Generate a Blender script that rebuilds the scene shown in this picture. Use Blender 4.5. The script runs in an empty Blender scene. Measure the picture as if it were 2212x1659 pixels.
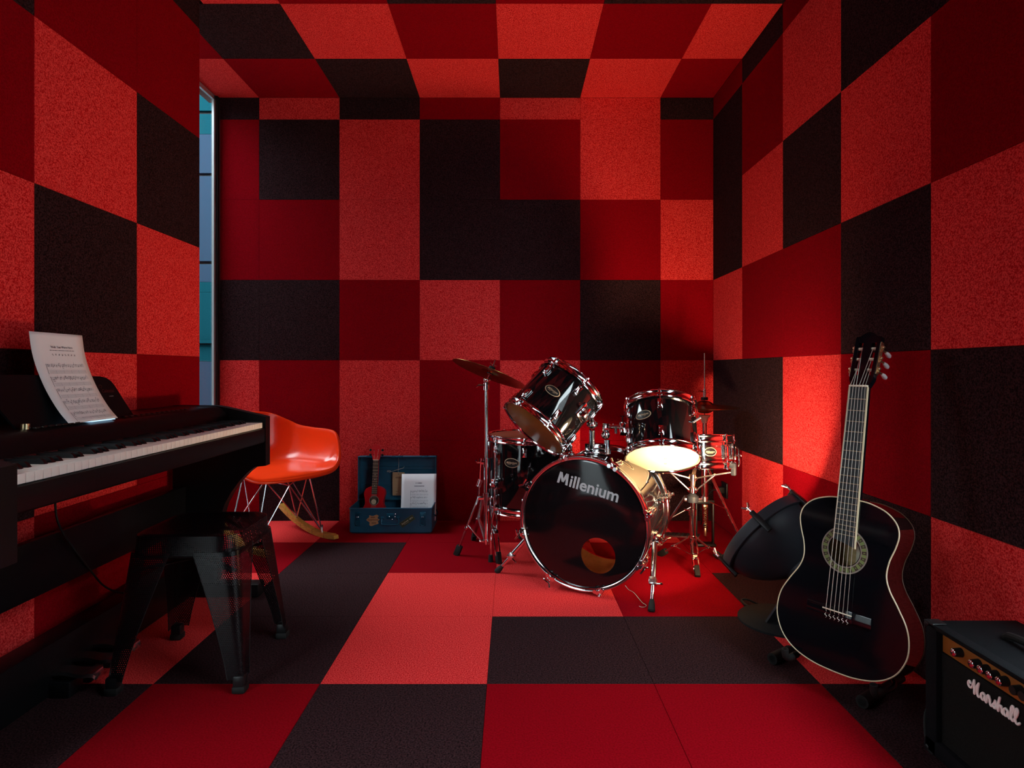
import bpy, bmesh, math, random
from mathutils import Vector, Matrix
random.seed(7)
scene = bpy.context.scene
COL = scene.collection
PI = math.pi
R = math.radians
V = Vector

# ------------------------------------------------------------------ camera
CAMH = 0.94
cam_data = bpy.data.cameras.new('camera')
cam = bpy.data.objects.new('camera', cam_data); COL.objects.link(cam)
cam.location = (0, 0, CAMH); cam.rotation_euler = (R(90), 0, 0)
cam_data.sensor_width = 36.0; cam_data.sensor_fit = 'HORIZONTAL'
cam_data.lens = 1320 / 2212 * 36.0
cam_data.shift_x = 0.0; cam_data.shift_y = -30.5 / 2212
cam_data.clip_start = 0.02
scene.camera = cam

# ------------------------------------------------------------------ world, light, exposure
world = bpy.data.worlds.new('sky'); scene.world = world; world.use_nodes = True
wn = world.node_tree.nodes; wl = world.node_tree.links
bg = wn['Background']
bg.inputs['Color'].default_value = (0.86, 0.93, 1.0, 1)
bg.inputs['Strength'].default_value = 17.0
scene.view_settings.view_transform = 'Standard'
scene.view_settings.look = 'None'
scene.view_settings.exposure = 0.0
scene.view_settings.gamma = 1.0
scene.view_settings.use_curve_mapping = False
try:
    scene.cycles.use_denoising = True
    scene.cycles.sample_clamp_indirect = 6.0
    scene.cycles.max_bounces = 10
    scene.cycles.caustics_refractive = False
except Exception:
    pass

def area_light(name, loc, rot, sx, sy, energy=0, color=(1, 1, 1), portal=False, shape='RECTANGLE', spread=PI):
    l = bpy.data.lights.new(name, 'AREA'); l.shape = shape
    l.size = sx
    if shape in ('RECTANGLE', 'ELLIPSE'): l.size_y = sy
    l.energy = energy; l.color = color; l.spread = spread
    if portal: l.cycles.is_portal = True
    o = bpy.data.objects.new(name, l); COL.objects.link(o)
    o.location = loc; o.rotation_euler = rot
    return o
# daylight comes in through the glazed opening in the right wall and the side window: portals only guide the sampling
area_light('daylight_right', (1.33, .58, 1.25), (0, R(90), 0), 2.5, 1.5, portal=True)
area_light('daylight_side', (-1.86, 3.31, 1.3), (0, R(-90), 0), 2.6, 0.95, portal=True)

area_light('daylight_left', (-1.51, .33, 1.0), (0, R(-90), 0), 2.0, 1.0, portal=True)  # portal for the added left opening

# floor spotlight (the dome lamp by the guitar)
LAMP_C = V((0.953, 2.32, 0.327)); LAMP_A = V((-0.45, 0.65, 0.55)).normalized()
lamp_light = area_light('lamp_beam', LAMP_C - LAMP_A * 0.05, LAMP_A.to_track_quat('-Z', 'Y').to_euler(), 0.16, 0.16,
                        energy=25, color=(1.0, 0.66, 0.38), shape='DISK', spread=R(150))

# ------------------------------------------------------------------ materials
def mat(name, color=(.8, .8, .8), rough=.5, metal=0.0, spec=.5, coat=0.0, emit=None, es=0.0, trans=0.0):
    m = bpy.data.materials.new(name); m.use_nodes = True
    b = m.node_tree.nodes['Principled BSDF']
    b.inputs['Base Color'].default_value = (*color, 1)
    b.inputs['Roughness'].default_value = rough
    b.inputs['Metallic'].default_value = metal
    b.inputs['Specular IOR Level'].default_value = spec
    b.inputs['Coat Weight'].default_value = coat
    b.inputs['Coat Roughness'].default_value = .04
    if emit:
        b.inputs['Emission Color'].default_value = (*emit, 1); b.inputs['Emission Strength'].default_value = es
    return m

def nd(m, t, **kw):
    n = m.node_tree.nodes.new(t)
    for k, v in kw.items(): setattr(n, k, v)
    return n

def noisy(m, c1, c2, scale, bump=0.0, detail=3.0, lo=.35, hi=.65, coord='Position', stretch=None, dist=.002):
    """colour grain between c1 and c2 plus a fine bump"""
    nt = m.node_tree; b = nt.nodes['Principled BSDF']
    if coord == 'Position':
        src = nd(m, 'ShaderNodeNewGeometry').outputs['Position']
    else:
        src = nd(m, 'ShaderNodeTexCoord').outputs[coord]
    if stretch:
        mp = nd(m, 'ShaderNodeMapping'); mp.inputs['Scale'].default_value = stretch
        nt.links.new(src, mp.inputs['Vector']); src = mp.outputs['Vector']
    n = nd(m, 'ShaderNodeTexNoise'); n.inputs['Scale'].default_value = scale; n.inputs['Detail'].default_value = detail
    nt.links.new(src, n.inputs['Vector'])
    r = nd(m, 'ShaderNodeValToRGB'); r.color_ramp.elements[0].position = lo; r.color_ramp.elements[1].position = hi
    r.color_ramp.elements[0].color = (*c1, 1); r.color_ramp.elements[1].color = (*c2, 1)
    nt.links.new(n.outputs['Fac'], r.inputs['Fac']); nt.links.new(r.outputs['Color'], b.inputs['Base Color'])
    if bump:
        bp = nd(m, 'ShaderNodeBump'); bp.inputs['Strength'].default_value = bump; bp.inputs['Distance'].default_value = dist
        nt.links.new(n.outputs['Fac'], bp.inputs['Height']); nt.links.new(bp.outputs['Normal'], b.inputs['Normal'])
    return m

CARPET = {
    'S': noisy(mat('carpet_salmon', rough=1, spec=.05), (.47, .005, .009), (.84, .066, .063), 250, .6, 2.0, .36, .62),
    'R': noisy(mat('carpet_red', rough=1, spec=.03), (.19, .0008, .0040), (.27, .0016, .008), 210, .5, 2.0),
    'D': noisy(mat('carpet_dark', rough=1, spec=.04), (.010, .0042, .0052), (.046, .0195, .0225), 210, .6, 2.0),
}
M_BACKING = mat('carpet_backing', (.03, .004, .004), 1)
M_CHROME = mat('chrome', (.82, .82, .84), .09, 1)
M_CHROME2 = mat('chrome_satin', (.70, .70, .72), .25, 1)
M_STEEL = mat('steel_wire', (.75, .75, .78), .16, 1)
M_LACQ = mat('black_lacquer', (.004, .004, .005), .06, 0, .5, .4)
M_GLOSSHEAD = mat('black_drum_head', (.006, .004, .005), .10, 0, .5)
M_BLACK = mat('black_satin', (.006, .006, .007), .42, 0, .35)
M_BLACKM = mat('black_matte', (.010, .010, .011), .7, 0, .25)
M_RUBBER = mat('black_rubber', (.008, .008, .008), .65, 0, .3)
M_PIANO = mat('piano_black', (.004, .004, .005), .38, 0, .2)
M_IVORY = mat('ivory_key', (.90, .86, .78), .35, 0, .4)
M_EBONY = mat('black_key', (.008, .008, .009), .28, 0, .5)
M_PAPER = mat('white_paper', (.88, .89, .93), .8, 0, .2)
M_INK = mat('ink', (.06, .07, .12), .8, 0, .1)
M_INKL = mat('ink_grey', (.36, .38, .44), .8, 0, .1)
M_LCD = mat('display_light', (.3, .5, .7), .3, 0, .5, 0, (.45, .72, 1.0), 1.5)
M_GOLDTXT = mat('dull_gold_print', (.50, .36, .22), .4)
M_REDTXT = mat('dark_red_print', (.10, .012, .012), .4)
M_GREYTXT = mat('grey_print', (.35, .35, .36), .5)
M_SILVERTXT = mat('silver_print', (.52, .53, .55), .35)
M_ORANGE = mat('orange_plastic', (.88, .045, .006), .22, 0, .5)
M_ROCKER = noisy(mat('rocker_wood', rough=.4), (.38, .17, .025), (.62, .33, .06), 30, 0, 4, coord='Object', stretch=(8, 1, 8))
M_ROCKERLINE = mat('rocker_joint', (.10, .045, .012), .6)
M_BLUE = noisy(mat('blue_painted_metal', rough=.32, spec=.5), (.010, .085, .150), (.015, .115, .20), 9, 0, 2)
M_BLUED = mat('blue_painted_fitting', (.010, .085, .15), .25, .3)
M_UKE = mat('red_ukulele', (.55, .006, .012), .35, 0, .4)
M_FRETB = mat('fingerboard', (.016, .022, .024), .45)
M_UFRETB = mat('ukulele_fingerboard', (.02, .014, .010), .5)
M_BRASS = mat('fret_brass', (.62, .50, .30), .3, 1)
M_CYMBAL = noisy(mat('cymbal_bronze', rough=.28, metal=1), (.30, .17, .05), (.46, .28, .09), 60, 0, 3, coord='Object')
M_HEADTAN = mat('clear_tan_head', (.24, .115, .022), .35, 0, .4)
M_HEADCREAM = mat('cream_head', (.86, .72, .48), .4, 0, .4)  # right tom's lower head: lamp brightness put into the colour
M_HEADRED = mat('head_red_reflection', (.26, .06, .03), .5, 0, .3)  # red reflection of the room put into the base colour
M_PRINT = mat('head_print', (.16, .09, .04), .5)
M_WOODIN = noisy(mat('raw_wood', rough=.6), (.56, .36, .14), (.74, .50, .22), 20, 0, 4, coord='Object', stretch=(1, 6, 1))
M_LABEL = mat('cream_label', (.92, .84, .62), .6)
M_CREAM = mat('cream_binding', (.66, .55, .36), .4)
M_BONE = mat('bone', (.85, .76, .58), .4)
M_PEARL = mat('pearl_button', (.46, .44, .46), .2, 0, .6)
M_STRINGG = mat('plain_string', (.62, .58, .50), .35, .5)
M_GUITAR = mat('guitar_black', (.0030, .0032, .005), .08, 0, .4, .15)
M_GUITARSIDE = mat('guitar_side', (.012, .003, .003), .12, 0, .5, .5)
M_GREEN = mat('rosette_green', (.15, .20, .055), .5)
M_ROSDARK = mat('rosette_dark', (.035, .012, .008), .5)
M_ROSGREY = mat('rosette_grey', (.22, .18, .15), .5)
M_LAMP = mat('lamp_graphite', (.026, .031, .040), .5, 0, .35)
M_LAMPBASE = mat('lamp_base_matte', (.014, .015, .017), .85, 0, .10)
M_LAMPIN = mat('lamp_reflector', (.75, .72, .66), .3, .6)
M_BULB = mat('bulb_glow', (1, .9, .7), .3, 0, .5, 0, (1.0, .80, .52), 30)
M_AMPVINYL = noisy(mat('amp_vinyl', rough=.75, spec=.10), (.003, .0035, .0045), (.006, .007, .009), 600, .5, 2)
M_GRILLE = noisy(mat('amp_grille', rough=.9, spec=.1), (.004, .004, .004), (.014, .014, .013), 700, .3, 1)
M_AMPGOLD = mat('amp_brown_panel', (.30, .10, .016), .4, .2)
M_LOGO = mat('logo_white', (.95, .90, .86), .45)
M_TAN = mat('tan_sticker', (.42, .22, .10), .6)
M_TANINK = mat('brown_ink', (.10, .035, .015), .6)
M_OLIVE = mat('olive_sticker', (.055, .07, .02), .5)
M_OLIVED = mat('dark_green_sticker', (.012, .035, .015), .5)
M_CREAMTXT = mat('cream_print', (.55, .5, .34), .5)
M_TAG = mat('kraft_tag', (.46, .31, .17), .7)
M_TWINE = mat('twine', (.48, .44, .36), .8)
M_FRAMEW = mat('aluminium_frame', (.62, .65, .66), .35, .6)
M_FRAMED = mat('dark_gasket', (.012, .012, .012), .6)
M_TEAL = mat('teal_panel', (.0035, .030, .040), .9, 0, 0.0)
M_GREYBLUE = mat('grey_blue_panel', (.016, .030, .050), .9, 0, 0.0)
M_FACDARK = mat('facade_joint', (.006, .012, .016), .7)
M_CONC = noisy(mat('pavement_concrete', rough=.9), (.20, .20, .20), (.26, .26, .26), 4, 0, 4)
M_PLASTER = mat('painted_plaster', (.05, .05, .055), .8)

def glass_mat():
    m = bpy.data.materials.new('window_glass'); m.use_nodes = True
    nt = m.node_tree; nt.nodes.clear()
    o = nt.nodes.new('ShaderNodeOutputMaterial'); mx = nt.nodes.new('ShaderNodeMixShader')
    t = nt.nodes.new('ShaderNodeBsdfTransparent'); g = nt.nodes.new('ShaderNodeBsdfGlossy')
    t.inputs['Color'].default_value = (.93, .97, .96, 1); g.inputs['Roughness'].default_value = .01
    f = nt.nodes.new('ShaderNodeLayerWeight'); p = nt.nodes.new('ShaderNodeMath'); p.operation = 'POWER'; p.inputs[1].default_value = 5
    q = nt.nodes.new('ShaderNodeMath'); q.operation = 'MULTIPLY_ADD'; q.inputs[1].default_value = .6; q.inputs[2].default_value = .03
    nt.links.new(f.outputs['Facing'], p.inputs[0]); nt.links.new(p.outputs[0], q.inputs[0]); nt.links.new(q.outputs[0], mx.inputs[0]); nt.links.new(t.outputs[0], mx.inputs[1]); nt.links.new(g.outputs[0], mx.inputs[2])
    nt.links.new(mx.outputs[0], o.inputs[0]); return m
M_GLASS = glass_mat()
def film_mat():
    m = bpy.data.materials.new('clear_head_film'); m.use_nodes = True
    nt = m.node_tree; nt.nodes.clear()
    o = nt.nodes.new('ShaderNodeOutputMaterial'); mx = nt.nodes.new('ShaderNodeMixShader')
    t = nt.nodes.new('ShaderNodeBsdfTransparent'); g = nt.nodes.new('ShaderNodeBsdfGlossy')
    t.inputs['Color'].default_value = (.90, .86, .78, 1); g.inputs['Roughness'].default_value = .08
    mx.inputs[0].default_value = .06
    nt.links.new(t.outputs[0], mx.inputs[1]); nt.links.new(g.outputs[0], mx.inputs[2])
    nt.links.new(mx.outputs[0], o.inputs[0]); return m
M_FILM = film_mat()

def perforated_mat(name, pitch, hole):
    """painted sheet with a hexagonal field of round holes, from the UV map in metres"""
    m = mat(name, (.003, .003, .004), .32, 0, .22); nt = m.node_tree; L = nt.links
    b = nt.nodes['Principled BSDF']; uv = nd(m, 'ShaderNodeUVMap')
    ds = []
    for off in (0.0, 0.5):
        d = nd(m, 'ShaderNodeVectorMath', operation='DIVIDE'); d.inputs[1].default_value = (pitch, pitch * 1.7320508, 1)
        a = nd(m, 'ShaderNodeVectorMath', operation='ADD'); a.inputs[1].default_value = (off, off, 0)
        fr = nd(m, 'ShaderNodeVectorMath', operation='FRACTION')
        s = nd(m, 'ShaderNodeVectorMath', operation='SUBTRACT'); s.inputs[1].default_value = (.5, .5, 0)
        k = nd(m, 'ShaderNodeVectorMath', operation='MULTIPLY'); k.inputs[1].default_value = (1, 1.7320508, 0)
        ln = nd(m, 'ShaderNodeVectorMath', operation='LENGTH')
        L.new(uv.outputs[0], d.inputs[0]); L.new(d.outputs[0], a.inputs[0]); L.new(a.outputs[0], fr.inputs[0])
        L.new(fr.outputs[0], s.inputs[0]); L.new(s.outputs[0], k.inputs[0]); L.new(k.outputs[0], ln.inputs[0])
        ds.append(ln.outputs['Value'])
    mn = nd(m, 'ShaderNodeMath', operation='MINIMUM'); L.new(ds[0], mn.inputs[0]); L.new(ds[1], mn.inputs[1])
    gt = nd(m, 'ShaderNodeMath', operation='GREATER_THAN'); L.new(mn.outputs[0], gt.inputs[0]); gt.inputs[1].default_value = hole / pitch
    L.new(gt.outputs[0], b.inputs['Alpha'])
    return m
M_PERF = perforated_mat('perforated_black_metal', .0060, .00125)

# ------------------------------------------------------------------ geometry helpers
def catmull(pts, n=6, closed=False):
    P = [V(p) for p in pts]; N = len(P); out = []
    rng = range(N if closed else N - 1)
    for i in rng:
        p1 = P[i]; p2 = P[(i + 1) % N]
        p0 = P[i - 1] if (closed or i > 0) else p1 * 2 - p2
        p3 = P[(i + 2) % N] if (closed or i + 2 < N) else p2 * 2 - p1
        for j in range(n):
            t = j / n
            out.append(.5 * ((2 * p1) + (p2 - p0) * t + (2 * p0 - 5 * p1 + 4 * p2 - p3) * t * t + (3 * p1 - p0 - 3 * p2 + p3) * t ** 3))
    if not closed: out.append(P[-1])
    return out

def frame_z(axis, up=(0, 0, 1)):
    z = V(axis).normalized(); u = V(up)
    x = u.cross(z)
    if x.length < 1e-4: x = V((1, 0, 0)).cross(z) if abs(z.x) < .9 else V((0, 1, 0)).cross(z)
    x.normalize(); y = z.cross(x)
    return Matrix((x, y, z)).transposed()

def place(loc, axes3):
    return Matrix.Translation(V(loc)) @ axes3.to_4x4()

class G:
    """collects geometry, builds ONE mesh object"""
    def __init__(s, M=None):
        s.v = []; s.f = []; s.M = M; s.uv = None
    def add(s, verts, faces, M=None):
        o = len(s.v)
        for p in verts:
            p = V(p)
            if M is not None: p = M @ p
            s.v.append(p)
        s.f += [tuple(o + i for i in f) for f in faces]
        return s
    def box(s, a, b, M=None, ch=0.0):
        x0, y0, z0 = [min(a[i], b[i]) for i in range(3)]; x1, y1, z1 = [max(a[i], b[i]) for i in range(3)]
        if ch <= 0:
            vs = [(x0,y0,z0),(x1,y0,z0),(x1,y1,z0),(x0,y1,z0),(x0,y0,z1),(x1,y0,z1),(x1,y1,z1),(x0,y1,z1)]
            return s.add(vs, [(0,3,2,1),(4,5,6,7),(0,1,5,4),(1,2,6,5),(2,3,7,6),(3,0,4,7)], M)
        c = min(ch, (x1-x0)*.49, (y1-y0)*.49, (z1-z0)*.49)
        bm = bmesh.new(); bmesh.ops.create_cube(bm, size=1)
        for v in bm.verts: v.co = V(((x0+x1)/2+v.co.x*(x1-x0), (y0+y1)/2+v.co.y*(y1-y0), (z0+z1)/2+v.co.z*(z1-z0)))
        bmesh.ops.bevel(bm, geom=list(bm.edges), offset=c, segments=2, profile=.5, affect='EDGES')
        bm.verts.index_update()
        s.add([v.co.copy() for v in bm.verts], [tuple(v.index for v in f.verts) for f in bm.faces], M); bm.free(); return s
    def tube(s, pts, r, seg=10, closed=False, M=None, caps=True):
        P = [V(p) for p in pts]; N = len(P)
        rr = r if isinstance(r, (list, tuple)) else [r] * N
        T = []
        for i in range(N):
            a = P[i-1] if (i > 0 or closed) else P[i]; b = P[(i+1) % N] if (i < N-1 or closed) else P[i]
            t = (b - a); T.append(t.normalized() if t.length > 1e-9 else V((0,0,1)))
        n = T[0].orthogonal().normalized(); vs = []; fs = []
        for i in range(N):
            n = (n - T[i] * n.dot(T[i]))
            n = n.normalized() if n.length > 1e-6 else T[i].orthogonal().normalized()
            b = T[i].cross(n)
            k = 1.0
            if 0 < i < N-1:
                d = max(.35, T[i].dot((P[i+1]-P[i]).normalized())); k = min(1.6, 1 / d) if d < .999 else 1
                k = 1.0
            for j in range(seg):
                a = 2*PI*j/seg
                vs.append(P[i] + (n*math.cos(a) + b*math.sin(a)) * rr[i] * k)
        for i in range(N if closed else N-1):
            for j in range(seg):
                i2 = (i+1) % N
                fs.append((i*seg+j, i*seg+(j+1)%seg, i2*seg+(j+1)%seg, i2*seg+j))
        if caps and not closed:
            fs.append(tuple(reversed(range(seg)))); fs.append(tuple((N-1)*seg+j for j in range(seg)))
        return s.add(vs, fs, M)
    def cyl(s, a, b, r, r2=None, seg=16, M=None):
        return s.tube([a, b], [r, r if r2 is None else r2], seg, M=M)
    def lathe(s, prof, seg=32, M=None, closed=False):
        vs = []; fs = []; n = len(prof)
        for (r, z) in prof:
            for j in range(seg):
                a = 2*PI*j/seg; vs.append((r*math.cos(a), r*math.sin(a), z))
        for i in range(n if closed else n-1):
            k = (i+1) % n
            for j in range(seg):
                fs.append((i*seg+j, i*seg+(j+1)%seg, k*seg+(j+1)%seg, k*seg+j))
        if not closed:
            if prof[0][0] > 1e-6: pass
        return s.add(vs, fs, M)
    def disc(s, r, z, seg=32, M=None, flip=False, r0=0.0):
        if r0 > 0:
            return s.lathe([(r0, z), (r, z)], seg, M)
        f = tuple(range(seg)); f = tuple(reversed(f)) if flip else f
        return s.add([(r*math.cos(2*PI*j/seg), r*math.sin(2*PI*j/seg), z) for j in range(seg)], [f], M)
    def prism(s, out, z0, z1, M=None):
        n = len(out)
        vs = [(p[0], p[1], z0) for p in out] + [(p[0], p[1], z1) for p in out]
        fs = [tuple(reversed(range(n))), tuple(range(n, 2*n))] + [(i, (i+1)%n, n+(i+1)%n, n+i) for i in range(n)]
        return s.add(vs, fs, M)
    def sphere(s, c, r, seg=14, M=None, sc=(1,1,1)):
        vs = []; fs = []; rings = seg//2
        for i in range(rings+1):
            t = PI*i/rings
            for j in range(seg):
                a = 2*PI*j/seg
                vs.append((c[0]+r*sc[0]*math.sin(t)*math.cos(a), c[1]+r*sc[1]*math.sin(t)*math.sin(a), c[2]+r*sc[2]*math.cos(t)))
        for i in range(rings):
            for j in range(seg): fs.append((i*seg+j, (i+1)*seg+j, (i+1)*seg+(j+1)%seg, i*seg+(j+1)%seg))
        return s.add(vs, fs, M)
    def grid(s, fn, nu, nv, M=None, wrap=False):
        vs = [fn(i/nu, j/nv) for j in range(nv+1) for i in range(nu+1)]
        fs = [(j*(nu+1)+i, j*(nu+1)+i+1, (j+1)*(nu+1)+i+1, (j+1)*(nu+1)+i) for j in range(nv) for i in range(nu)]
        return s.add(vs, fs, M)
    def build(s, name, m, parent=None, smooth=True, angle=35, solid=0.0, kind=None, label=None, loc=None):
        me = bpy.data.meshes.new(name)
        vs = s.v
        if s.M is not None: vs = [s.M @ p for p in vs]
        if loc is not None: vs = [p - V(loc) for p in vs]
        me.from_pydata([tuple(p) for p in vs], [], s.f)
        bm = bmesh.new(); bm.from_mesh(me)
        bmesh.ops.remove_doubles(bm, verts=list(bm.verts), dist=1e-6)
        if solid == 0.0: bmesh.ops.recalc_face_normals(bm, faces=list(bm.faces))
        bm.to_mesh(me); bm.free()
        if smooth:
            me.polygons.foreach_set('use_smooth', [True]*len(me.polygons)); me.set_sharp_from_angle(angle=R(angle))
        me.materials.append(m); me.update()
        o = bpy.data.objects.new(name, me); COL.objects.link(o)
        if parent: o.parent = parent
        if solid:
            md = o.modifiers.new('thickness', 'SOLIDIFY'); md.thickness = solid; md.offset = 0
        if kind: o['kind'] = kind
        if label: o['label'] = label
        if loc is not None: o.location = loc
        return o

def thing(name, label, cat, loc=(0, 0, 0), group=None, M=None):
    o = bpy.data.objects.new(name, None); COL.objects.link(o); o.empty_display_size = .05
    if M is not None: o.matrix_world = M
    else: o.location = loc
    o['label'] = label; o['category'] = cat
    if group: o['group'] = group
    return o
def off(root):                      # world coordinates -> the root's frame
    return root.matrix_basis.inverted()
def tag(o, label, cat, group=None):
    o['label'] = label; o['category'] = cat
    if group: o['group'] = group
    return o
def copy_tree(o, parent=None):
    c = o.copy(); COL.objects.link(c)
    if parent is not None: c.parent = parent
    for ch in list(o.children): copy_tree(ch, c)
    return c

_txt = {}
def text2d(s, shear=0.0, bold=0.0):
    """flat outline of a word, height of capitals about 0.7, as (verts, faces, width)"""
    k = (s, shear, bold)
    if k not in _txt:
        cu = bpy.data.curves.new('lettering', 'FONT'); cu.body = s; cu.shear = shear; cu.offset = bold; cu.resolution_u = 3
        ob = bpy.data.objects.new('lettering', cu); COL.objects.link(ob)
        dg = bpy.context.evaluated_depsgraph_get(); dg.update()
        me = bpy.data.meshes.new_from_object(ob.evaluated_get(dg))
        vs = [v.co.copy() for v in me.vertices]; fs = [tuple(p.vertices) for p in me.polygons]
        bpy.data.objects.remove(ob); bpy.data.curves.remove(cu); bpy.data.meshes.remove(me)
        x0 = min(v.x for v in vs); x1 = max(v.x for v in vs)
        _txt[k] = ([(v.x - x0, v.y) for v in vs], fs, x1 - x0)
    return _txt[k]
def put_text(g, s, width, fn, shear=0.0, bold=0.0, align='C', M=None):
    vs, fs, w = text2d(s, shear, bold); k = width / w
    sh = -width/2 if align == 'C' else 0
    g.add([fn(x*k + sh, y*k) for x, y in vs], fs, M); return k

def W(px, py, D):                   # a point seen at a pixel, D metres into the room
    return V(((px - 1106)/1320*D, D, CAMH - (py - 799)/1320*D))

# ================================================================== the room shell, carpet tiles on every face
XL, XR, XW, YB, YF, ZC, YP = -1.43, 1.254, -1.836, 3.806, -1.17, 2.635, 2.797
XG = [-1.836, -1.575, -1.075, -.575, -.075, .425, .925, 1.254]
YG = [-.67, -.17, .33, .83, 1.33, 1.83, 2.33, 2.83, 3.33, 3.806]
ZG = [0, .5, 1.0, 1.5, 2.0, 2.5, 2.635]
TT = .012
_tiles = {}
def tile_mesh(w, h, c):
    k = (round(w, 4), round(h, 4), c)
    if k not in _tiles:
        me = bpy.data.meshes.new('carpet_tile'); e = .0008; g = .0003
        vs = [(g, g, -TT), (w-g, g, -TT), (w-g, h-g, -TT), (g, h-g, -TT),
              (g, g, -.0015), (w-g, g, -.0015), (w-g, h-g, -.0015), (g, h-g, -.0015),
              (g+e, g+e, 0), (w-g-e, g+e, 0), (w-g-e, h-g-e, 0), (g+e, h-g-e, 0)]
        fs = [(0,3,2,1), (8,9,10,11)]
        for a in (0, 4):
            for i in range(4): fs.append((a+i, a+(i+1)%4, a+4+(i+1)%4, a+4+i))
        me.from_pydata(vs, [], fs); me.materials.append(CARPET[c]); me.update(); _tiles[k] = me
    return _tiles[k]
def lay(parent, u, v, n, origin, us, vs, rows):
    """carpet tiles on a plane: columns us along u, rows vs along v, colours rows[j][i] ('.' = none)"""
    rot = Matrix((u, v, n)).transposed().to_4x4()
    for j, row in enumerate(rows):
        for i, c in enumerate(row):
            if c == '.': continue
            o = bpy.data.objects.new('carpet_tile', tile_mesh(us[i+1]-us[i], vs[j+1]-vs[j], c)); COL.objects.link(o)
            o.matrix_world = Matrix.Translation(V(origin) + V(u)*us[i] + V(v)*vs[j]) @ rot
            o.parent = parent
def struct(name, g, m): return g.build(name, m, smooth=False, kind='structure')

floor = struct('floor', G().box((XW-.1, YF-.1, -.10), (XR+.1, YB+.1, -TT)), M_BACKING)
# floor and ceiling columns: x = -1.836 -1.575 -1.075 -0.575 -0.075 0.425 0.925 1.254 (the first two only in the window recess)
NEAR = [XL] + XG[2:]
lay(floor, V((1,0,0)), V((0,1,0)), V((0,0,1)), (0,0,0), NEAR, YG[:8], [
    'SDRSDR', 'DRSDRS', 'RSDRSD', 'SDRSDR', 'DRDRRD', 'SDSDDS', 'SDSSRD'])
lay(floor, V((1,0,0)), V((0,1,0)), V((0,0,1)), (0,0,0), XG, YG[7:], ['SRDRSRR', 'RSRRRSR'])
ceiling = struct('ceiling', G().box((XW-.1, YF-.1, ZC+TT), (XR+.1, YB+.1, ZC+.12)), M_BACKING)
YD = [-y for y in reversed(YG)]
lay(ceiling, V((1,0,0)), V((0,-1,0)), V((0,0,-1)), (0,0,ZC), XG, YD[:3], ['SRDSDSR', 'RDSRSRS'])
lay(ceiling, V((1,0,0)), V((0,-1,0)), V((0,0,-1)), (0,0,ZC), NEAR, YD[2:], [
    'SRDRDD', 'RDSRSD', 'SRDSDR', 'DSRDRS', 'RDSRSD', 'SRDSDR', 'DSRDRS'])
wall_back = struct('wall_back', G().box((XW-.006, YB+TT, -.1), (XR+.1, YB+.12, ZC+.1)), M_BACKING)
lay(wall_back, V((1,0,0)), V((0,0,1)), V((0,-1,0)), (0,YB,0), [-1.82]+XG[1:], ZG, [
    'RDSRSRD', 'SRSRSRS', 'DDRSRDR', 'RRSDDRS', 'RDSDRSR', 'DSDRSSD'])
OY0, OY1, OZ = -.17, 1.33, 2.5          # the daylight opening in the right wall, beside the viewpoint
wall_right = struct('wall_right', G().box((XR+TT, OY1, -.1), (XR+.12, YB+.1, ZC+.1)).box((XR+TT, YF-.1, -.1), (XR+.12, OY0, ZC+.1)).box((XR+TT, OY0, OZ), (XR+.12, OY1, ZC+.1)), M_BACKING)
lay(wall_right, V((0,-1,0)), V((0,0,1)), V((-1,0,0)), (XR,0,0), YD[:6], ZG, [
    'RSRDS', 'DDSRD', 'SRRDS', 'DSDSR', 'DRSDD', 'RDRDD'])
wall_front = struct('wall_front', G().box((XL-.1, YF-.1, -.1), (XR+.12, YF, ZC+.1)), M_BACKING)
lay(wall_front, V((-1,0,0)), V((0,0,1)), V((0,1,0)), (0,YF,0), [-x for x in reversed(NEAR)], ZG, ['RSDSRD', 'SDRSDS', 'DRSDRS', 'SDRSRD', 'RSDRSD', 'SDRDSR'])
LY0, LY1, LZ = -.17, .83, 2.0         # second, narrower left-wall opening, unseen, added to light the right side
wall_left = struct('wall_left', G().box((XL-.10, YF, -.1), (XL-TT, LY0, ZC+.1)).box((XL-.10, LY1, -.1), (XL-TT, YP, ZC+.1)).box((XL-.10, LY0, LZ), (XL-TT, LY1, ZC+.1)), M_BACKING)
lay(wall_left, V((0,1,0)), V((0,0,1)), V((1,0,0)), (XL,0,0), YG[:7]+[YP], ZG, [
    'R..SSRR', 'S..SDSR', 'D..DSDS', 'R..RRSD', 'SDRSDRR', 'DRSDDRD'])
struct('wall_recess', G().box((XW-.1, YP-.1, -.1), (XL-.10, YP, ZC+.1)), M_BACKING)

# side window: full-height glazing in the recess, aluminium edge and dark gasket
win = struct('window_1', G().box((XW-.010, YB-.050, 0), (XW+.004, YB-.030, ZC-.004)).box((XW-.010, YP+.02, 0), (XW+.004, YP+.045, ZC-.004))
             .box((XW-.010, YP+.02, ZC-.03), (XW+.004, YB-.030, ZC-.004)).box((XW-.010, YP+.02, 0), (XW+.004, YB-.030, .03)), M_FRAMEW)
G().box((XW-.010, YB-.030, 0), (XW+.016, YB, ZC-.002)).box((XW-.05, YP, 0), (XW+.0, YP+.02, ZC-.002)).build('gasket', M_FRAMED, win, smooth=False)
G().box((XW-.007, YP+.04, .02), (XW-.003, YB-.045, ZC-.02)).build('pane', M_GLASS, win, smooth=False)

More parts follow.
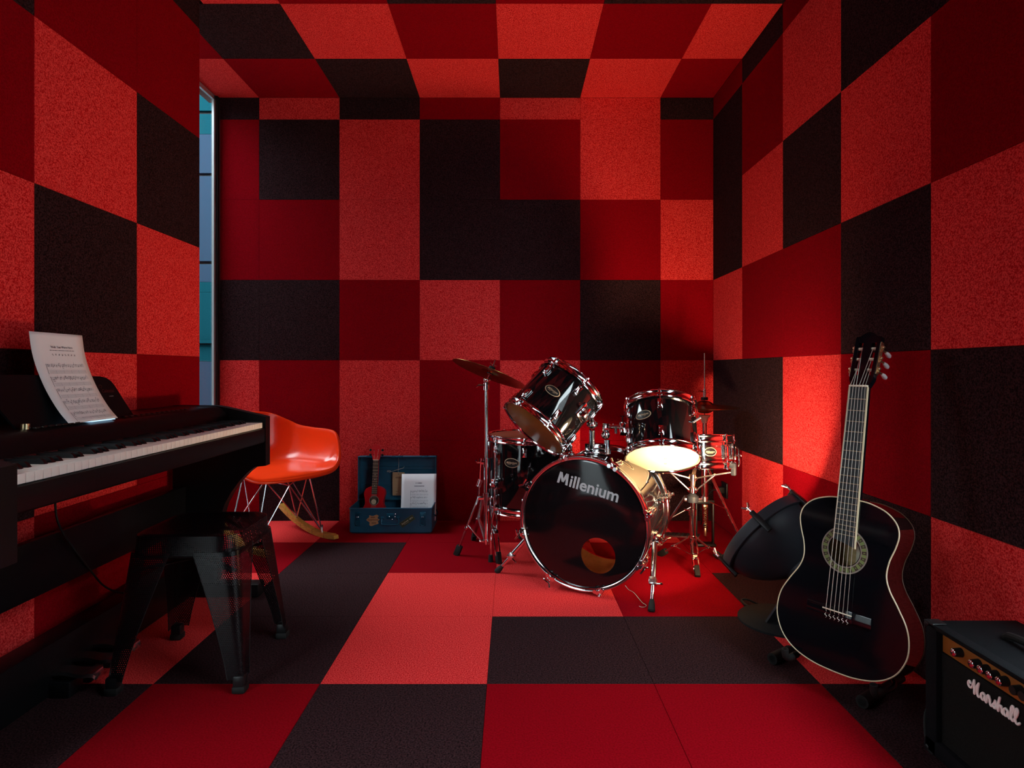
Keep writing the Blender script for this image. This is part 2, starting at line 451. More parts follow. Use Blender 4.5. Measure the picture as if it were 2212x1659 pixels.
# glazed opening in the right wall, out of view beside the viewpoint
front = struct('window_2', G().box((XR+.02, OY0, 0), (XR+.08, OY0+.05, OZ)).box((XR+.02, OY1-.05, 0), (XR+.08, OY1, OZ)).box((XR+.02, OY0, OZ-.05), (XR+.08, OY1, OZ)).box((XR+.02, OY0, 0), (XR+.08, OY1, .04)), M_FRAMED)
G().box((XR+.047, OY0+.05, .04), (XR+.053, OY1-.05, OZ-.05)).build('pane', M_GLASS, front, smooth=False)
side = struct('window_fill', G().box((XL-.08, LY0, 0), (XL-.02, LY0+.05, LZ)).box((XL-.08, LY1-.05, 0), (XL-.02, LY1, LZ)).box((XL-.08, LY0, LZ-.05), (XL-.02, LY1, LZ)).box((XL-.08, LY0, 0), (XL-.02, LY1, .04)), M_FRAMED)  # glazing of the opening added for fill light, out of view
G().box((XL-.053, LY0+.05, .04), (XL-.047, LY1-.05, LZ-.05)).build('pane', M_GLASS, side, smooth=False)

# outside: pavement and the panelled facade seen through the side window
pave = struct('pavement', G().box((-14, -14, -.25), (14, 8, -.15)), M_CONC)
wing = struct('skyblock_wing', G().box((-9.0, .9, -.15), (XW-.12, 2.65, 3.2)), M_PLASTER)     # unseen block added to keep window light off the back wall
struct('skyblock_yard', G().box((-5.4, 2.65, -.15), (-5.1, 6.0, 3.7)), M_CONC)      # unseen wall added to cut low sky light at the side window
struct('skyblock_lane', G().box((-5.4, -7, -.15), (-5.1, .9, 3.4)), M_CONC)      # another added out of view, dimming low sky for the left-hand opening
struct('skyblock_garden', G().box((5.2, -7, -.15), (5.5, 7, 5.0)), M_CONC)      # unseen, added so low sky does not reach the right-hand opening
fac = thing('building', 'teal and grey-blue panelled building seen through the narrow side window', 'building', (-3.0, 6.0, -.15))
Mo = off(fac)
G(Mo).box((-5.5, 6.03, -.15), (-1.95, 6.6, 5.5)).build('wall', M_FACDARK, fac, smooth=False)
for k, (z0, z1, m) in enumerate([(-.1, .46, M_TEAL), (.49, 1.02, M_GREYBLUE), (1.02, 1.19, M_TEAL), (1.235, 1.70, M_TEAL), (1.70, 1.80, M_TEAL), (1.80, 1.975, M_GREYBLUE),
                                 (2.005, 2.84, M_GREYBLUE), (2.868, 3.25, M_GREYBLUE), (3.25, 3.45, M_TEAL), (3.48, 4.3, M_TEAL), (4.33, 5.4, M_TEAL)]):
    for x0 in (-5.4, -3.7):
        G(Mo).box((x0, 5.99, z0), (x0+1.69, 6.03, z1), ch=.004).build('cladding_panel', m, fac, smooth=False)
G(Mo).box((-5.4, 5.95, 1.20), (-2.0, 5.99, 1.235)).build('ledge', M_TEAL, fac, smooth=False)

# wall outlet with a plug, low on the right wall
t = thing('wall_outlet', 'small black power outlet low on the right wall behind the drum kit', 'outlet', (XR, 3.59, .235))
G().box((-.010, -.045, -.045), (0, .045, .045), ch=.004).build('cover_plate', M_BLACK, t)
p = G().box((-.045, -.020, -.018), (-.010, .020, .018), ch=.006).build('plug', M_RUBBER, t)
G().tube(catmull([(-.045, 0, 0), (-.075, .005, -.005), (-.10, .02, -.05), (-.11, .05, -.14), (-.12, .08, -.222)], 6), .0035, 8).build('cord', M_RUBBER, p)

def scribble(g, x0, x1, y, h, fn, rnd):
    x = x0
    while x < x1:
        w = min(rnd.uniform(.5, 1.1)*h, x1-x)
        g.add([fn(x,y),fn(x+w*.75,y),fn(x+w*.75,y+h),fn(x,y+h)],[(0,1,2,3)])
        x += w + (h*.7 if rnd.random() < .2 else 0)
# ================================================================== digital piano along the left wall
def digital_piano():
    t = thing('digital_piano', 'black upright-cabinet digital piano with white keys along the left wall', 'piano', (-1.22, 1.9, 0))
    M = off(t)
    XY = Matrix(((1,0,0,0),(0,0,-1,0),(0,1,0,0),(0,0,0,1)))     # prism outline (x, z) pushed along y
    def slab(out, y0, y1): return [(x, z) for x, z in out], -y1, -y0
    def pris(g, out, y0, y1): g.prism(out, -y1, -y0, M @ XY); return g
    y0, y1 = 1.262, 2.527
    # key bed with the keyslip in front
    pris(G(), [(-1.026,.640),(-1.022,.646),(-1.022,.697),(-1.031,.699),(-1.17,.699),(-1.17,.70),(-1.40,.70),(-1.40,.625)], y0, y1).build('key_bed', M_PIANO, t)
    # raised control panel behind the keys
    pris(G(), [(-1.176,.70),(-1.176,.742),(-1.186,.765),(-1.204,.782),(-1.225,.789),(-1.405,.791),(-1.405,.70)], y0, y1).build('control_panel', M_PIANO, t)
    G(M).box((-1.178,1.30,.728),(-1.172,2.49,.734)).build('felt_strip', M_REDTXT, t, smooth=False)
    side = [(-1.02,.745),(-1.05,.753),(-1.195,.786),(-1.225,.791),(-1.405,.793),(-1.405,.06),(-1.225,.06),(-1.217,.2),(-1.208,.33),(-1.19,.385),(-1.165,.43),(-1.13,.478),(-1.095,.515),(-1.065,.538),(-1.02,.543)]
    for a, b in ((1.215, 1.26), (2.530, 2.575)):
        pris(G(), side, a, b).build('side_panel', M_PIANO, t, angle=20)
        G(M).box((-1.41, a-.012, 0), (-1.045, b+.012, .055), ch=.008).build('foot', M_PIANO, t)
    # keys: 52 white, 36 black
    pitch = (2.520-1.270)/52
    wm = None; bm_ = None
    for i in range(52):
        y = 1.270 + i*pitch
        if wm is None:
            wm = G().box((0,.0005,0),(.146,pitch-.0006,.022), ch=.0016).build('white_key', M_IVORY, t); o = wm
        else:
            o = bpy.data.objects.new('white_key', wm.data); COL.objects.link(o); o.parent = t
        o.location = M @ V((-1.175, y, .7005))
    for i in range(51):
        if (i + 5) % 7 in (2, 6): continue
        y = 1.270 + (i+1)*pitch
        if bm_ is None:
            pr = [(0,0),(.098,0),(.092,.008),(.086,.0125),(0,.0125)]
            g = G(); h = .0055
            vs = [(x,-h,z) for x,z in pr]+[(x,h,z) for x,z in pr]; vs = [(x, yy*(.82 if z > .005 else 1), z) for x,yy,z in vs]
            g.add(vs, [(0,1,2,3,4),(9,8,7,6,5)]+[(k,k+5,(k+1)%5+5,(k+1)%5) for k in range(5)])
            bm_ = g.build('black_key', M_EBONY, t, angle=20); o = bm_
        else:
            o = bpy.data.objects.new('black_key', bm_.data); COL.objects.link(o); o.parent = t
        o.location = M @ V((-1.175, y, .7222))
    G(M).box((-1.176,1.261,.698),(-1.026,1.2695,.728), ch=.003).box((-1.176,2.5205,.698),(-1.026,2.5285,.728), ch=.003).build('key_block', M_PIANO, t)
    # music rest
    A = V((-1.252, 0, .790)); U = V((-.052, 0, .135)).normalized(); Nn = V((.135, 0, .052)).normalized()
    rest = Matrix((V((0,1,0)), U, Nn)).transposed().to_4x4(); rest = Matrix.Translation(A) @ rest
    out = [(1.545,0),(2.022,0),(2.0,.06),(1.985,.105),(1.975,.122),(1.957,.134),(1.93,.139),(1.60,.147),(1.54,.147),(1.515,.142),(1.50,.128),(1.498,.11),(1.52,.05)]
    mr = G(M).prism(out, -.006, 0, rest).build('music_rest', M_PIANO, t, angle=20)
    g = G(M); put_text(g, 'Celestial', .058, lambda x, y: (1.942+x, .084+y, .0006), shear=.25, M=rest @ Matrix.Scale(1,4)); 
    g.tube(catmull([(1.912,.101,.0006),(1.907,.106,.0006),(1.913,.110,.0006),(1.920,.106,.0006),(1.916,.098,.0006)],5), .0006, 5, M=rest)
    g.build('lettering', M_REDTXT, mr, smooth=False)
    g = G(M); scribble(g, 1.938, 1.958, .070, .0022, lambda x, y: (x, y, .0006), random.Random(12))
    for i in range(len(g.v)): g.v[i] = rest @ g.v[i]
    g.build('lettering', M_GREYTXT, mr, smooth=False)
    G(M).cyl((-1.237,1.553,.789),(-1.237,1.553,.803),.010,seg=18).build('hinge_knob', M_BRASS, t)
    # display and buttons on the control panel
    G(M).box((-1.240,1.765,.7895),(-1.212,1.868,.7915), ch=.001).build('display', M_LCD, t)
    bt = None
    for y in [1.56+.024*k for k in range(7)] + [1.935+.03*k for k in range(13)]:
        for x in ((-1.228, -1.214) if y < 1.75 else (-1.225,)):
            if bt is None: bt = G().box((-.005,-.008,0),(.005,.008,.004), ch=.0012).build('button', M_EBONY, t); o = bt
            else:
                o = bpy.data.objects.new('button', bt.data); COL.objects.link(o); o.parent = t
            o.location = M @ V((x, y, .7905))
    # stand: rear stabiliser, pedal box, three pedals, hanging cable
    G(M).box((-1.375,1.26,.295),(-1.350,2.53,.457), ch=.002).build('stabilizer_board', M_PIANO, t)
    G(M).box((-1.405,1.26,.004),(-1.325,2.53,.152), ch=.003).build('pedal_box', M_PIANO, t)
    for y in (1.775, 1.863, 1.953):
        p = G(M).box((-1.326,y-.030,.0),(-1.265,y+.030,.045), ch=.004).build('pedal', M_PIANO, t)
        pts = [(-1.325,.072),(-1.29,.073),(-1.26,.068),(-1.235,.066),(-1.215,.070),(-1.203,.068),(-1.198,.058)]
        g = G(M); w = [.020,.020,.021,.025,.026,.023,.018]
        vs = []
        for (x,z),h in zip(pts,w): vs += [(x,y-h,z),(x,y+h,z),(x,y+h,z-.011),(x,y-h,z-.011)]
        fs = [(0,1,2,3),(24,27,26,25)]
        for k in range(6):
            for j in range(4): fs.append((4*k+j, 4*k+4+j, 4*k+4+(j+1)%4, 4*k+(j+1)%4))
        g.add(vs, fs).build('pedal_lever', M_CHROME2, p, angle=50)
    G(M).tube(catmull([(-1.33,1.79,.63),(-1.345,1.80,.54),(-1.34,1.82,.46),(-1.345,1.95,.30),(-1.34,2.02,.22),(-1.335,2.12,.165),(-1.33,2.2,.156)],8), .003, 8).build('cable', M_RUBBER, t)
    return t
digital_piano()

# ------------------------------------------------------------------ printed music
def score(g1, g2, fn, rnd, systems, x0, x1, ytop, dy, wide=.0):
    """staves, tablature and notes as flat print on the sheet: fn(x, y) maps page metres to the surface"""
    def strip(g, xa, ya, xb, yb, h):
        n = max(1, int(abs(xb-xa)/.03)); 
        for k in range(n):
            a = xa+(xb-xa)*k/n; b = xa+(xb-xa)*(k+1)/n
            g.add([fn(a,ya-h/2),fn(b,ya-h/2),fn(b,yb+h/2),fn(a,yb+h/2)],[(0,1,2,3)])
    for s in range(systems):
        y = ytop - s*dy
        for k in range(5): strip(g2, x0, y-k*.0018, x1, y-k*.0018, .0004)
        for k in range(6): strip(g2, x0+.004, y-.018-k*.0020, x1, y-.018-k*.0020, .0004)
        g1.add([fn(x0-.001,y+.001),fn(x0+.0002,y+.001),fn(x0+.0002,y-.030),fn(x0-.001,y-.030)],[(0,3,2,1)])
        x = x0 + .006
        while x < x1-.006:
            yy = y - rnd.uniform(-.001, .009)
            g1.add([fn(x-.0013,yy-.0010),fn(x+.0013,yy-.0010),fn(x+.0013,yy+.0010),fn(x-.0013,yy+.0010)],[(0,1,2,3)])
            up = rnd.choice((1,1,-1))
            xa = x + .0011*up
            g1.add([fn(xa-.0003,yy),fn(xa+.0003,yy),fn(xa+.0003,yy+.006*up),fn(xa-.0003,yy+.006*up)],[(0,1,2,3) if up>0 else (0,3,2,1)])
            step = rnd.choice((.0045,.0045,.006,.009))
            if step < .005:
                g1.add([fn(xa,yy+.0055*up-.0005),fn(xa+step,yy+.0055*up-.0005),fn(xa+step,yy+.0055*up+.0005),fn(xa,yy+.0055*up+.0005)],[(0,1,2,3)])
            x += step
        for k in range(5):
            xx = x0 + (x1-x0)*(k+1)/5
            g2.add([fn(xx-.0003,y-.018),fn(xx+.0003,y-.018),fn(xx+.0003,y-.028),fn(xx-.0003,y-.028)],[(0,3,2,1)])

def music_sheet():
    t = thing('music_sheet', 'white printed music sheet curling forward on the piano music rest', 'sheet', (-1.24, 1.775, .795))
    M = off(t)
    prof = catmull([(-1.212,0,.7925),(-1.240,0,.826),(-1.272,0,.878),(-1.298,0,.936),(-1.314,0,.99),(-1.322,0,1.046)], 8)
    L = [0]
    for a, b in zip(prof, prof[1:]): L.append(L[-1]+(b-a).length)
    tot = L[-1]
    def surf(x, y, lift=.0):
        """page x 0..0.21 left to right, y 0..tot bottom to top; left side of the page is nearer the viewer"""
        y = min(max(y, 0), tot-1e-6)
        k = max(i for i in range(len(L)) if L[i] <= y); k = min(k, len(L)-2)
        f = (y-L[k])/(L[k+1]-L[k]); p = prof[k].lerp(prof[k+1], f); d = (prof[k+1]-prof[k]).normalized()
        n = V((d.z, 0, -d.x)); p = p + n*lift
        return (p.x, 1.672 + x*.985, p.z)
    G(M).grid(lambda u, v: surf(u*.21, v*tot), 6, 24).build('page', M_PAPER, t, solid=.0006)
    fn = lambda x, y: surf(x, y, .0011)
    g1, g2 = G(M), G(M)
    put_text(g1, 'Wish You Were Here', .088, lambda x, y: fn(.115+x, tot-.044+y), bold=.004)
    scribble(g1, .066, .164, tot-.0515, .0018, fn, random.Random(1))
    for k in range(8):
        cx = .072 + k*.0125; cy = tot-.066
        for i in range(3):
            for j in range(3): 
                if (i*3+j+k) % 4: g1.add([fn(cx+i*.0018,cy+j*.0018),fn(cx+i*.0018+.0013,cy+j*.0018),fn(cx+i*.0018+.0013,cy+j*.0018+.0013),fn(cx+i*.0018,cy+j*.0018+.0013)],[(0,1,2,3)])
    score(g1, g2, fn, random.Random(3), 5, .038, .190, tot-.092, .0385)
    scribble(g2, .065, .165, .014, .0016, fn, random.Random(2))
    g1.build('printed_notes', M_INK, t, smooth=False); g2.build('printed_staves', M_INKL, t, smooth=False)
music_sheet()

# ------------------------------------------------------------------ perforated metal stool
def metal_stool():
    RZ = Matrix.Translation((-.982, 1.962, 0)) @ Matrix.Rotation(R(2), 4, 'Z')
    t = thing('metal_stool', 'black perforated metal stool in front of the piano', 'stool', M=RZ)
    def uvgrid(name, fn, nu, nv, parent, mt=M_PERF):
        """grid with UVs in metres; fn(i/nu, j/nv) -> (point, u, v)"""
        vs = []; uv = []
        for j in range(nv+1):
            for i in range(nu+1):
                p, a, b = fn(i/nu, j/nv); vs.append(tuple(p)); uv.append((a, b))
        fs = [(j*(nu+1)+i, j*(nu+1)+i+1, (j+1)*(nu+1)+i+1, (j+1)*(nu+1)+i) for j in range(nv) for i in range(nu)]
        me = bpy.data.meshes.new(name); me.from_pydata(vs, [], fs)
        l = me.uv_layers.new(name='UVMap')
        for lp in me.loops: l.data[lp.index].uv = uv[lp.vertex_index]
        me.polygons.foreach_set('use_smooth', [True]*len(me.polygons)); me.materials.append(mt); me.update()
        o = bpy.data.objects.new(name, me); COL.objects.link(o); o.parent = parent
        return o
    def rr(a, h, r):                       # point on a rounded square outline, a in 0..1
        per = [(h-r, 0)]
        s = 2*(h-r); q = PI*r/2; tot = 4*(s+q); d = (a % 1.0)*tot
        for k in range(4):
            c, sn = math.cos(k*PI/2), math.sin(k*PI/2)
            if d <= s: x, y = h, -(h-r)+d; break
            d -= s
            if d <= q: an = d/r; x, y = h-r+r*math.cos(an), h-r+r*math.sin(an); break
            d -= q
        return V((x*c-y*sn, x*sn+y*c, 0)), a*tot
    H, TOP = .154, .452
    # seat: slightly dished top with a rolled rim
    def top(u, v):
        k = [0, .3, .6, .85, .95, 1.0][int(round(v*5))]
        p, l = rr(u, H*max(k, .02), .055*max(k, .02)); p.z = TOP - .006*(1-k)**.5 - (.006 if k == 1 else 0)
        return p, p.x, p.y
    seat = uvgrid('seat', top, 64, 5, t)
    def skirt(u, v):
        h = H + .004*v
        p, l = rr(u, h, .055)
        hang = .052 + .025*abs(math.sin(0))
        p.z = TOP-.006 - v*.060
        return p, l, p.z
    uvgrid('skirt', skirt, 64, 4, t)
    G().tube([rr(i/64, H+.004, .055)[0]+V((0,0,TOP-.066)) for i in range(64)], .003, 6, closed=True).build('skirt_rim', M_BLACK, t)
    for sx, sy in ((1,-1),(1,1),(-1,1),(-1,-1)):
        def legfn(u, v, sx=sx, sy=sy):
            z = .040 + v*(.400-.040)
            k = v
            c = .196 + (.160-.196)*k            # corner position
            w = .030 + (.088-.030)*k**1.4       # flange width
            r = .016 + (.040-.016)*k
            q = PI*r/2; tot = 2*w+q; d = u*tot
            if d < w: x, y = c-r-(w-d), c
            elif d < w+q: an = PI/2-(d-w)/r; x, y = c-r+r*math.cos(an), c-r+r*math.sin(an)
            else: x, y = c, c-r-(d-w-q)
            return V((x*sx, y*sy, z)), d - tot/2, z
        leg = uvgrid('leg', legfn, 22, 10, t)
        for v0 in (0, 1):
            G().tube([legfn(v0, j/8)[0] for j in range(9)], .0013, 6).build('leg_edge', M_BLACKM, leg)
        G().box((sx*.164, sy*.164, .010),(sx*.198, sy*.198, .052), ch=.006).build('ankle', M_BLACK, leg)
        G().box((sx*.162, sy*.162, 0),(sx*.201, sy*.201, .022), ch=.006).build('rubber_foot', M_RUBBER, leg)
    for s in (1, -1):
        g = G()
        d = V((1, s, 0)).normalized(); n = V((-d.y, d.x, 0))
        a, b = -d*.208 + V((0,0,.345+.002*s)), d*.208 + V((0,0,.345+.002*s))
        g.add([a-n*.011, b-n*.011, b+n*.011, a+n*.011, a-n*.011-V((0,0,.004)), b-n*.011-V((0,0,.004)), b+n*.011-V((0,0,.004)), a+n*.011-V((0,0,.004))],
              [(0,1,2,3),(7,6,5,4),(0,4,5,1),(1,5,6,2),(2,6,7,3),(3,7,4,0)])
        g.build('cross_brace', M_BLACK, t, smooth=False)
metal_stool()

# ------------------------------------------------------------------ orange shell rocking chair
def rocking_chair():
    a = math.atan2(-.80, -.60)
    MX = Matrix.Translation((-1.177, 3.277, 0)) @ Matrix.Rotation(a, 4, 'Z')
    t = thing('rocking_chair', 'orange moulded shell rocking chair on wire base and wooden rockers behind the piano', 'chair', M=MX)
    SH = V((0, -.205, 0))
    key = [(0,(0,.258,.372)),(25,(.13,.256,.376)),(40,(.228,.240,.388)),(50,(.288,.212,.428)),(58,(.316,.180,.500)),(66,(.322,.145,.572)),(80,(.320,.08,.592)),(100,(.308,-.06,.597)),(118,(.286,-.16,.608)),
           (136,(.245,-.225,.640)),(156,(.155,-.282,.685)),(180,(0,-.303,.695))]
    pts = [V(p) for _, p in key]; full = pts + [V((-p.x, p.y, p.z)) for p in reversed(pts[1:-1])]
    rim = catmull(full, 8, closed=True); N = len(rim)
    c = V((0, -.005, .392))
    def fxy(s): return math.sin(min(1, s)*PI/2)**.85
    def gz(s):
        u = max(0, (s-.42)/.58); return u*u*(1.6-.6*u)
    g = G(); S = [.02,.14,.26,.38,.48,.56,.64,.71,.78,.84,.90,.95,1.0]
    vs = []
    for s in S:
        for p in rim:
            q = c + V(((p.x-c.x)*fxy(s), (p.y-c.y)*fxy(s), 0)); q.z = c.z + (p.z-c.z)*gz(s) - .012*(1-s)*0
            vs.append(q + SH)
    for p in rim:                                 # rolled-out lip
        o = V((p.x-c.x, p.y-c.y, 0)).normalized(); vs.append(p + o*.010 + V((0,0,-.006)) + SH)
    for p in rim:
        o = V((p.x-c.x, p.y-c.y, 0)).normalized(); vs.append(p + o*.012 + V((0,0,-.020)) + SH)
    n = len(S)+2; fs = [tuple(reversed(range(N)))]
    for k in range(n-1):
        for i in range(N): fs.append((k*N+i, k*N+(i+1)%N, (k+1)*N+(i+1)%N, (k+1)*N+i))
    g.add(vs, fs); sh = g.build('shell', M_ORANGE, t, angle=60, solid=.0001)
    sh.modifiers['thickness'].thickness = .006
    md = sh.modifiers.new('smooth', 'SUBSURF'); md.levels = 1; md.render_levels = 1
    # wire base
    Z = .372
    top = {}
    for sx in (-1, 1):
        for sy in (-1, 1):
            top[sx, sy] = V((sx*.125, sy*.115+.05, Z)) + SH
            G().cyl(top[sx, sy]+V((0,0,-.012)), top[sx, sy]+V((0,0,.022)), .014, seg=12).build('shock_mount', M_BLACKM, t)
    att = {(sx, sy): V((sx*.20, -.02 if sy > 0 else -.26, .030 if sy > 0 else .074)) for sx in (-1,1) for sy in (-1,1)}
    w = lambda pts, r=.0042: G().tube(pts, r, 8).build('wire', M_STEEL, t)
    for sx in (-1, 1):
        for sy in (-1, 1):
            w([top[sx,sy], att[sx,sy]]); w([top[sx,-sy], att[sx,sy]], .0035)
            w([att[sx,sy]-V((0,0,.008)), att[sx,sy]+V((0,0,.035))], .006)
        w([top[sx,-1], top[sx,1]]); 
    for sy in (-1, 1): w([top[-1,sy], top[1,sy]])
    hub = {sx: (att[sx,1]*.45 + att[sx,-1]*.55)*.42 + (top[sx,1]+top[sx,-1])*.29 for sx in (-1,1)}
    mid = {sy: V((0, top[1,sy].y*.5 + att[1,sy].y*.5, Z-.055)) for sy in (-1,1)}
    for sy in (-1, 1):
        for sx in (-1, 1):
            w([top[sx,sy], mid[sy]], .003); w([mid[sy], att[sx,sy]], .0035)
    w([mid[-1], mid[1]], .003)
    # wooden rockers
    for sx in (-1, 1):
        def rk(y): return max(.0, (y-.0)**2/(2*.80))
        ys = [-.43+.027*k for k in range(21)]
        g = G(); vs = []; fs = []
        for y in ys:
            z = rk(y); th = .026 if -.41 < y < .09 else .018
            sl = y/.80
            for dx, dz in ((-.016,0),(.016,0),(.016,th),(-.016,th)): vs.append((sx*.20+dx, y - dz*sl, z+dz))
        m = len(ys); fs = [(0,1,2,3), tuple(4*(m-1)+i for i in (3,2,1,0))]
        for k in range(m-1):
            for j in range(4): fs.append((4*k+j, 4*k+4+j, 4*k+4+(j+1)%4, 4*k+(j+1)%4))
        r = g.add(vs, fs).build('rocker', M_ROCKER, t, angle=40)
        g = G()
        for y in (-.33,-.20,-.09,.02):
            z = rk(y); g.box((sx*.20-.0165,y-.0012,z-.0002),(sx*.20+.0165,y+.0012,z+.0268))
        g.build('joint', M_ROCKERLINE, r, smooth=False)
rocking_chair()

# ------------------------------------------------------------------ blue trunk with its lid open
TX0, TX1, TY0, TY1, TZ = -.935, -.460, 3.505, 3.755, .148
def trunk():
    cx = (TX0+TX1)/2
    t = thing('trunk', 'blue painted metal trunk standing open against the back wall', 'trunk', (cx, 3.63, 0))
    M = off(t); th = .003
    def shell(h, z0, z1, r=.014):
        """open box outline as rounded rectangle walls"""
        x0, x1, y0, y1 = TX0-cx, TX1-cx, TY0-3.63, TY1-3.63
        pts = []
        for (px, py, a0) in ((x1-r,y0+r,-90),(x1-r,y1-r,0),(x0+r,y1-r,90),(x0+r,y0+r,180)):
            for k in range(5): an = R(a0+22.5*k); pts.append((px+r*math.cos(an), py+r*math.sin(an)))
        return pts
    o = shell(0,0,0); n = len(o)
    def ins(p, d): return (p[0]*(1-d/.2375), p[1]*(1-d/.125))
    prof = [(.010,0),(0,.010),(0,TZ-.012),(-.0025,TZ-.008),(-.0025,TZ-.002),(.0,TZ),(th,TZ),(th,.006)]
    vs = []; fs = []
    for d, z in prof:
        for p in o: q = ins(p, d); vs.append((q[0], q[1], z))
    for k in range(len(prof)-1):
        for i in range(n): fs.append((k*n+i, k*n+(i+1)%n, (k+1)*n+(i+1)%n, (k+1)*n+i))
    fs += [tuple(reversed(range(n))), tuple((len(prof)-1)*n+i for i in range(n))]
    G().add(vs, fs).build('body', M_BLUE, t)
    # lid: an open tray standing upright on the rear hinge
    lh, ld = .262, .045
    y1 = TY1; z0 = TZ+.003
    lid = G(M)
    X0, X1 = TX0+.001, TX1-.001
    lid.box((X0,y1+.006,z0),(X1,y1+.009,z0+lh)).box((X0,y1-ld,z0),(X0+th,y1+.009,z0+lh)).box((X1-th,y1-ld,z0),(X1,y1+.009,z0+lh)).box((X0,y1-ld,z0+lh-th),(X1,y1+.009,z0+lh)).box((X0,y1-ld,z0),(X1,y1+.009,z0+th))
    l = lid.build('lid', M_BLUE, t, smooth=False)
    g = G(M)
    for z in (z0+.085, z0+.175, z0+.195):
        g.tube([(X0+.01,y1+.005,z),(X1-.01,y1+.005,z)], .0022, 6)
    g.tube([(X0,y1-ld,z0),(X0,y1-ld,z0+lh),(X1,y1-ld,z0+lh),(X1,y1-ld,z0)], .003, 8)
    g.build('pressed_rib', M_BLUE, l)
    for x in (X0+.07, cx, X1-.07):
        w = .02 if x != cx else .035
        G(M).box((x-w,y1-ld-.004,z0+lh-.008),(x+w,y1-ld+.02,z0+lh+.005), ch=.003).build('hasp', M_BLUED, l)
    # hasps and handle on the front, side handle
    for x in (TX0+.052, TX1-.052):
        h = G(M).box((x-.017,TY0-.004,.045),(x+.017,TY0+.001,.125), ch=.002).box((x-.011,TY0-.009,.078),(x+.011,TY0,.118), ch=.003).build('latch', M_BLUED, t)
        G(M).tube([(x-.013,TY0-.006,.05+.02),(x-.013,TY0-.008,.058),(x-.006,TY0-.009,.05),(x+.006,TY0-.009,.05),(x+.013,TY0-.008,.058),(x+.013,TY0-.006,.07),(x+.013,TY0-.006,.12)], .0025, 6).build('latch_bail', M_BLUED, h)
        G(M).sphere((x-.004,TY0-.0095,.098),.0022,8).sphere((x+.004,TY0-.0095,.098),.0022,8).build('rivet', M_CHROME2, h)
    h = G(M).tube(catmull([(cx-.047,TY0-.006,.088),(cx-.05,TY0-.011,.07),(cx-.045,TY0-.012,.056),(cx,TY0-.013,.053),(cx+.045,TY0-.012,.056),(cx+.05,TY0-.011,.07),(cx+.047,TY0-.006,.088)],5), .004, 8).build('handle', M_BLUED, t)
    G(M).box((cx-.056,TY0-.008,.082),(cx-.036,TY0,.098), ch=.003).box((cx+.036,TY0-.008,.082),(cx+.056,TY0,.098), ch=.003).box((cx-.022,TY0-.006,.085),(cx+.022,TY0,.118), ch=.003).build('handle_bracket', M_BLUED, h)
    g = G(M)
    for x, z in ((cx-.005,.100),(cx+.028,.100),(cx+.012,.085),(cx+.03,.115)): g.sphere((x,TY0-.0075,z),.0028,8)
    g.build('rivet', M_CHROME2, h)
    G(M).tube(catmull([(TX1+.002,3.58,.10),(TX1+.012,3.585,.085),(TX1+.014,3.63,.080),(TX1+.012,3.675,.085),(TX1+.002,3.68,.10)],5), .004, 8).build('side_handle', M_BLUED, t)
    # stickers
    px = lambda x: TX0 + (x-98)/(1395-98)*(TX1-TX0)
    pz = lambda y: TZ - (y-1135)/(1540-1135)*TZ
    blob = catmull([(370,1322,0),(415,1280,0),(415,1250,0),(470,1262,0),(530,1240,0),(562,1262,0),(545,1295,0),(575,1318,0),(550,1345,0),(560,1380,0),(500,1400,0),(450,1420,0),(418,1400,0),(420,1360,0)], 4, closed=True)
    Mx = Matrix(((1,0,0,0),(0,0,-1,0),(0,1,0,0),(0,0,0,1)))
    def flat(g, pts2, y, th=.0006):
        n = len(pts2)
        vs = [(x, y, z) for x, z in pts2] + [(x, y+th, z) for x, z in pts2]
        return g.add(vs, [tuple(range(n)), tuple(reversed(range(n,2*n)))] + [(i, n+i, n+(i+1)%n, (i+1)%n) for i in range(n)])
    s1 = flat(G(M), [(px(p.x), pz(p.y)) for p in blob], TY0-.0008).build('sticker', M_TAN, t, smooth=False, label='tan cloud-shaped sticker with brown script')
    g = G(M)
    put_text(g, 'Epiphone', .060, lambda x, y: (px(472)+x, TY0-.0013, pz(1332)+y), shear=.3, bold=.01)
    fz = lambda x, y: (x, TY0-.0013, y); scribble(g, px(440), px(525), pz(1290), .007, fz, random.Random(10)); scribble(g, px(455), px(525), pz(1378), .006, fz, random.Random(11))
    g.build('lettering', M_TANINK, s1, smooth=False)
    ctr = V((px(1011), 0, pz(1342))); ex = V((px(1135)-px(893), 0, pz(1258)-pz(1425))).normalized(); ez = V((-ex.z, 0, ex.x))
    def rect(w, h): return [tuple((ctr+ex*a*w+ez*b*h).xz) for a, b in ((-.5,-.5),(.5,-.5),(.5,.5),(-.5,.5))]
    s2 = flat(G(M), rect(.090,.031), TY0-.0008).build('sticker', M_OLIVE, t, smooth=False, label='dark green tilted sticker with cream lettering')
    flat(G(M), rect(.084,.026), TY0-.0012, .0003).build('sticker_field', M_OLIVED, s2, smooth=False)
    g = G(M)
    put_text(g, 'Epiphone', .046, lambda x, y: tuple(V((0,TY0-.0017,0))+ctr+ex*(x-.014)+ez*(y-.001)), shear=.3, bold=.012)
    put_text(g, '1873', .022, lambda x, y: tuple(V((0,TY0-.0017,0))+ctr+ex*(x+.027)+ez*(y-.003)), bold=.012)
    flat(g, [tuple((ctr+ex*a+ez*b).xz) for a, b in ((-.026,-.0075),(.008,-.0075),(.008,-.0065),(-.026,-.0065))], TY0-.0017, .0002)
    g.build('lettering', M_CREAMTXT, s2, smooth=False)
trunk()

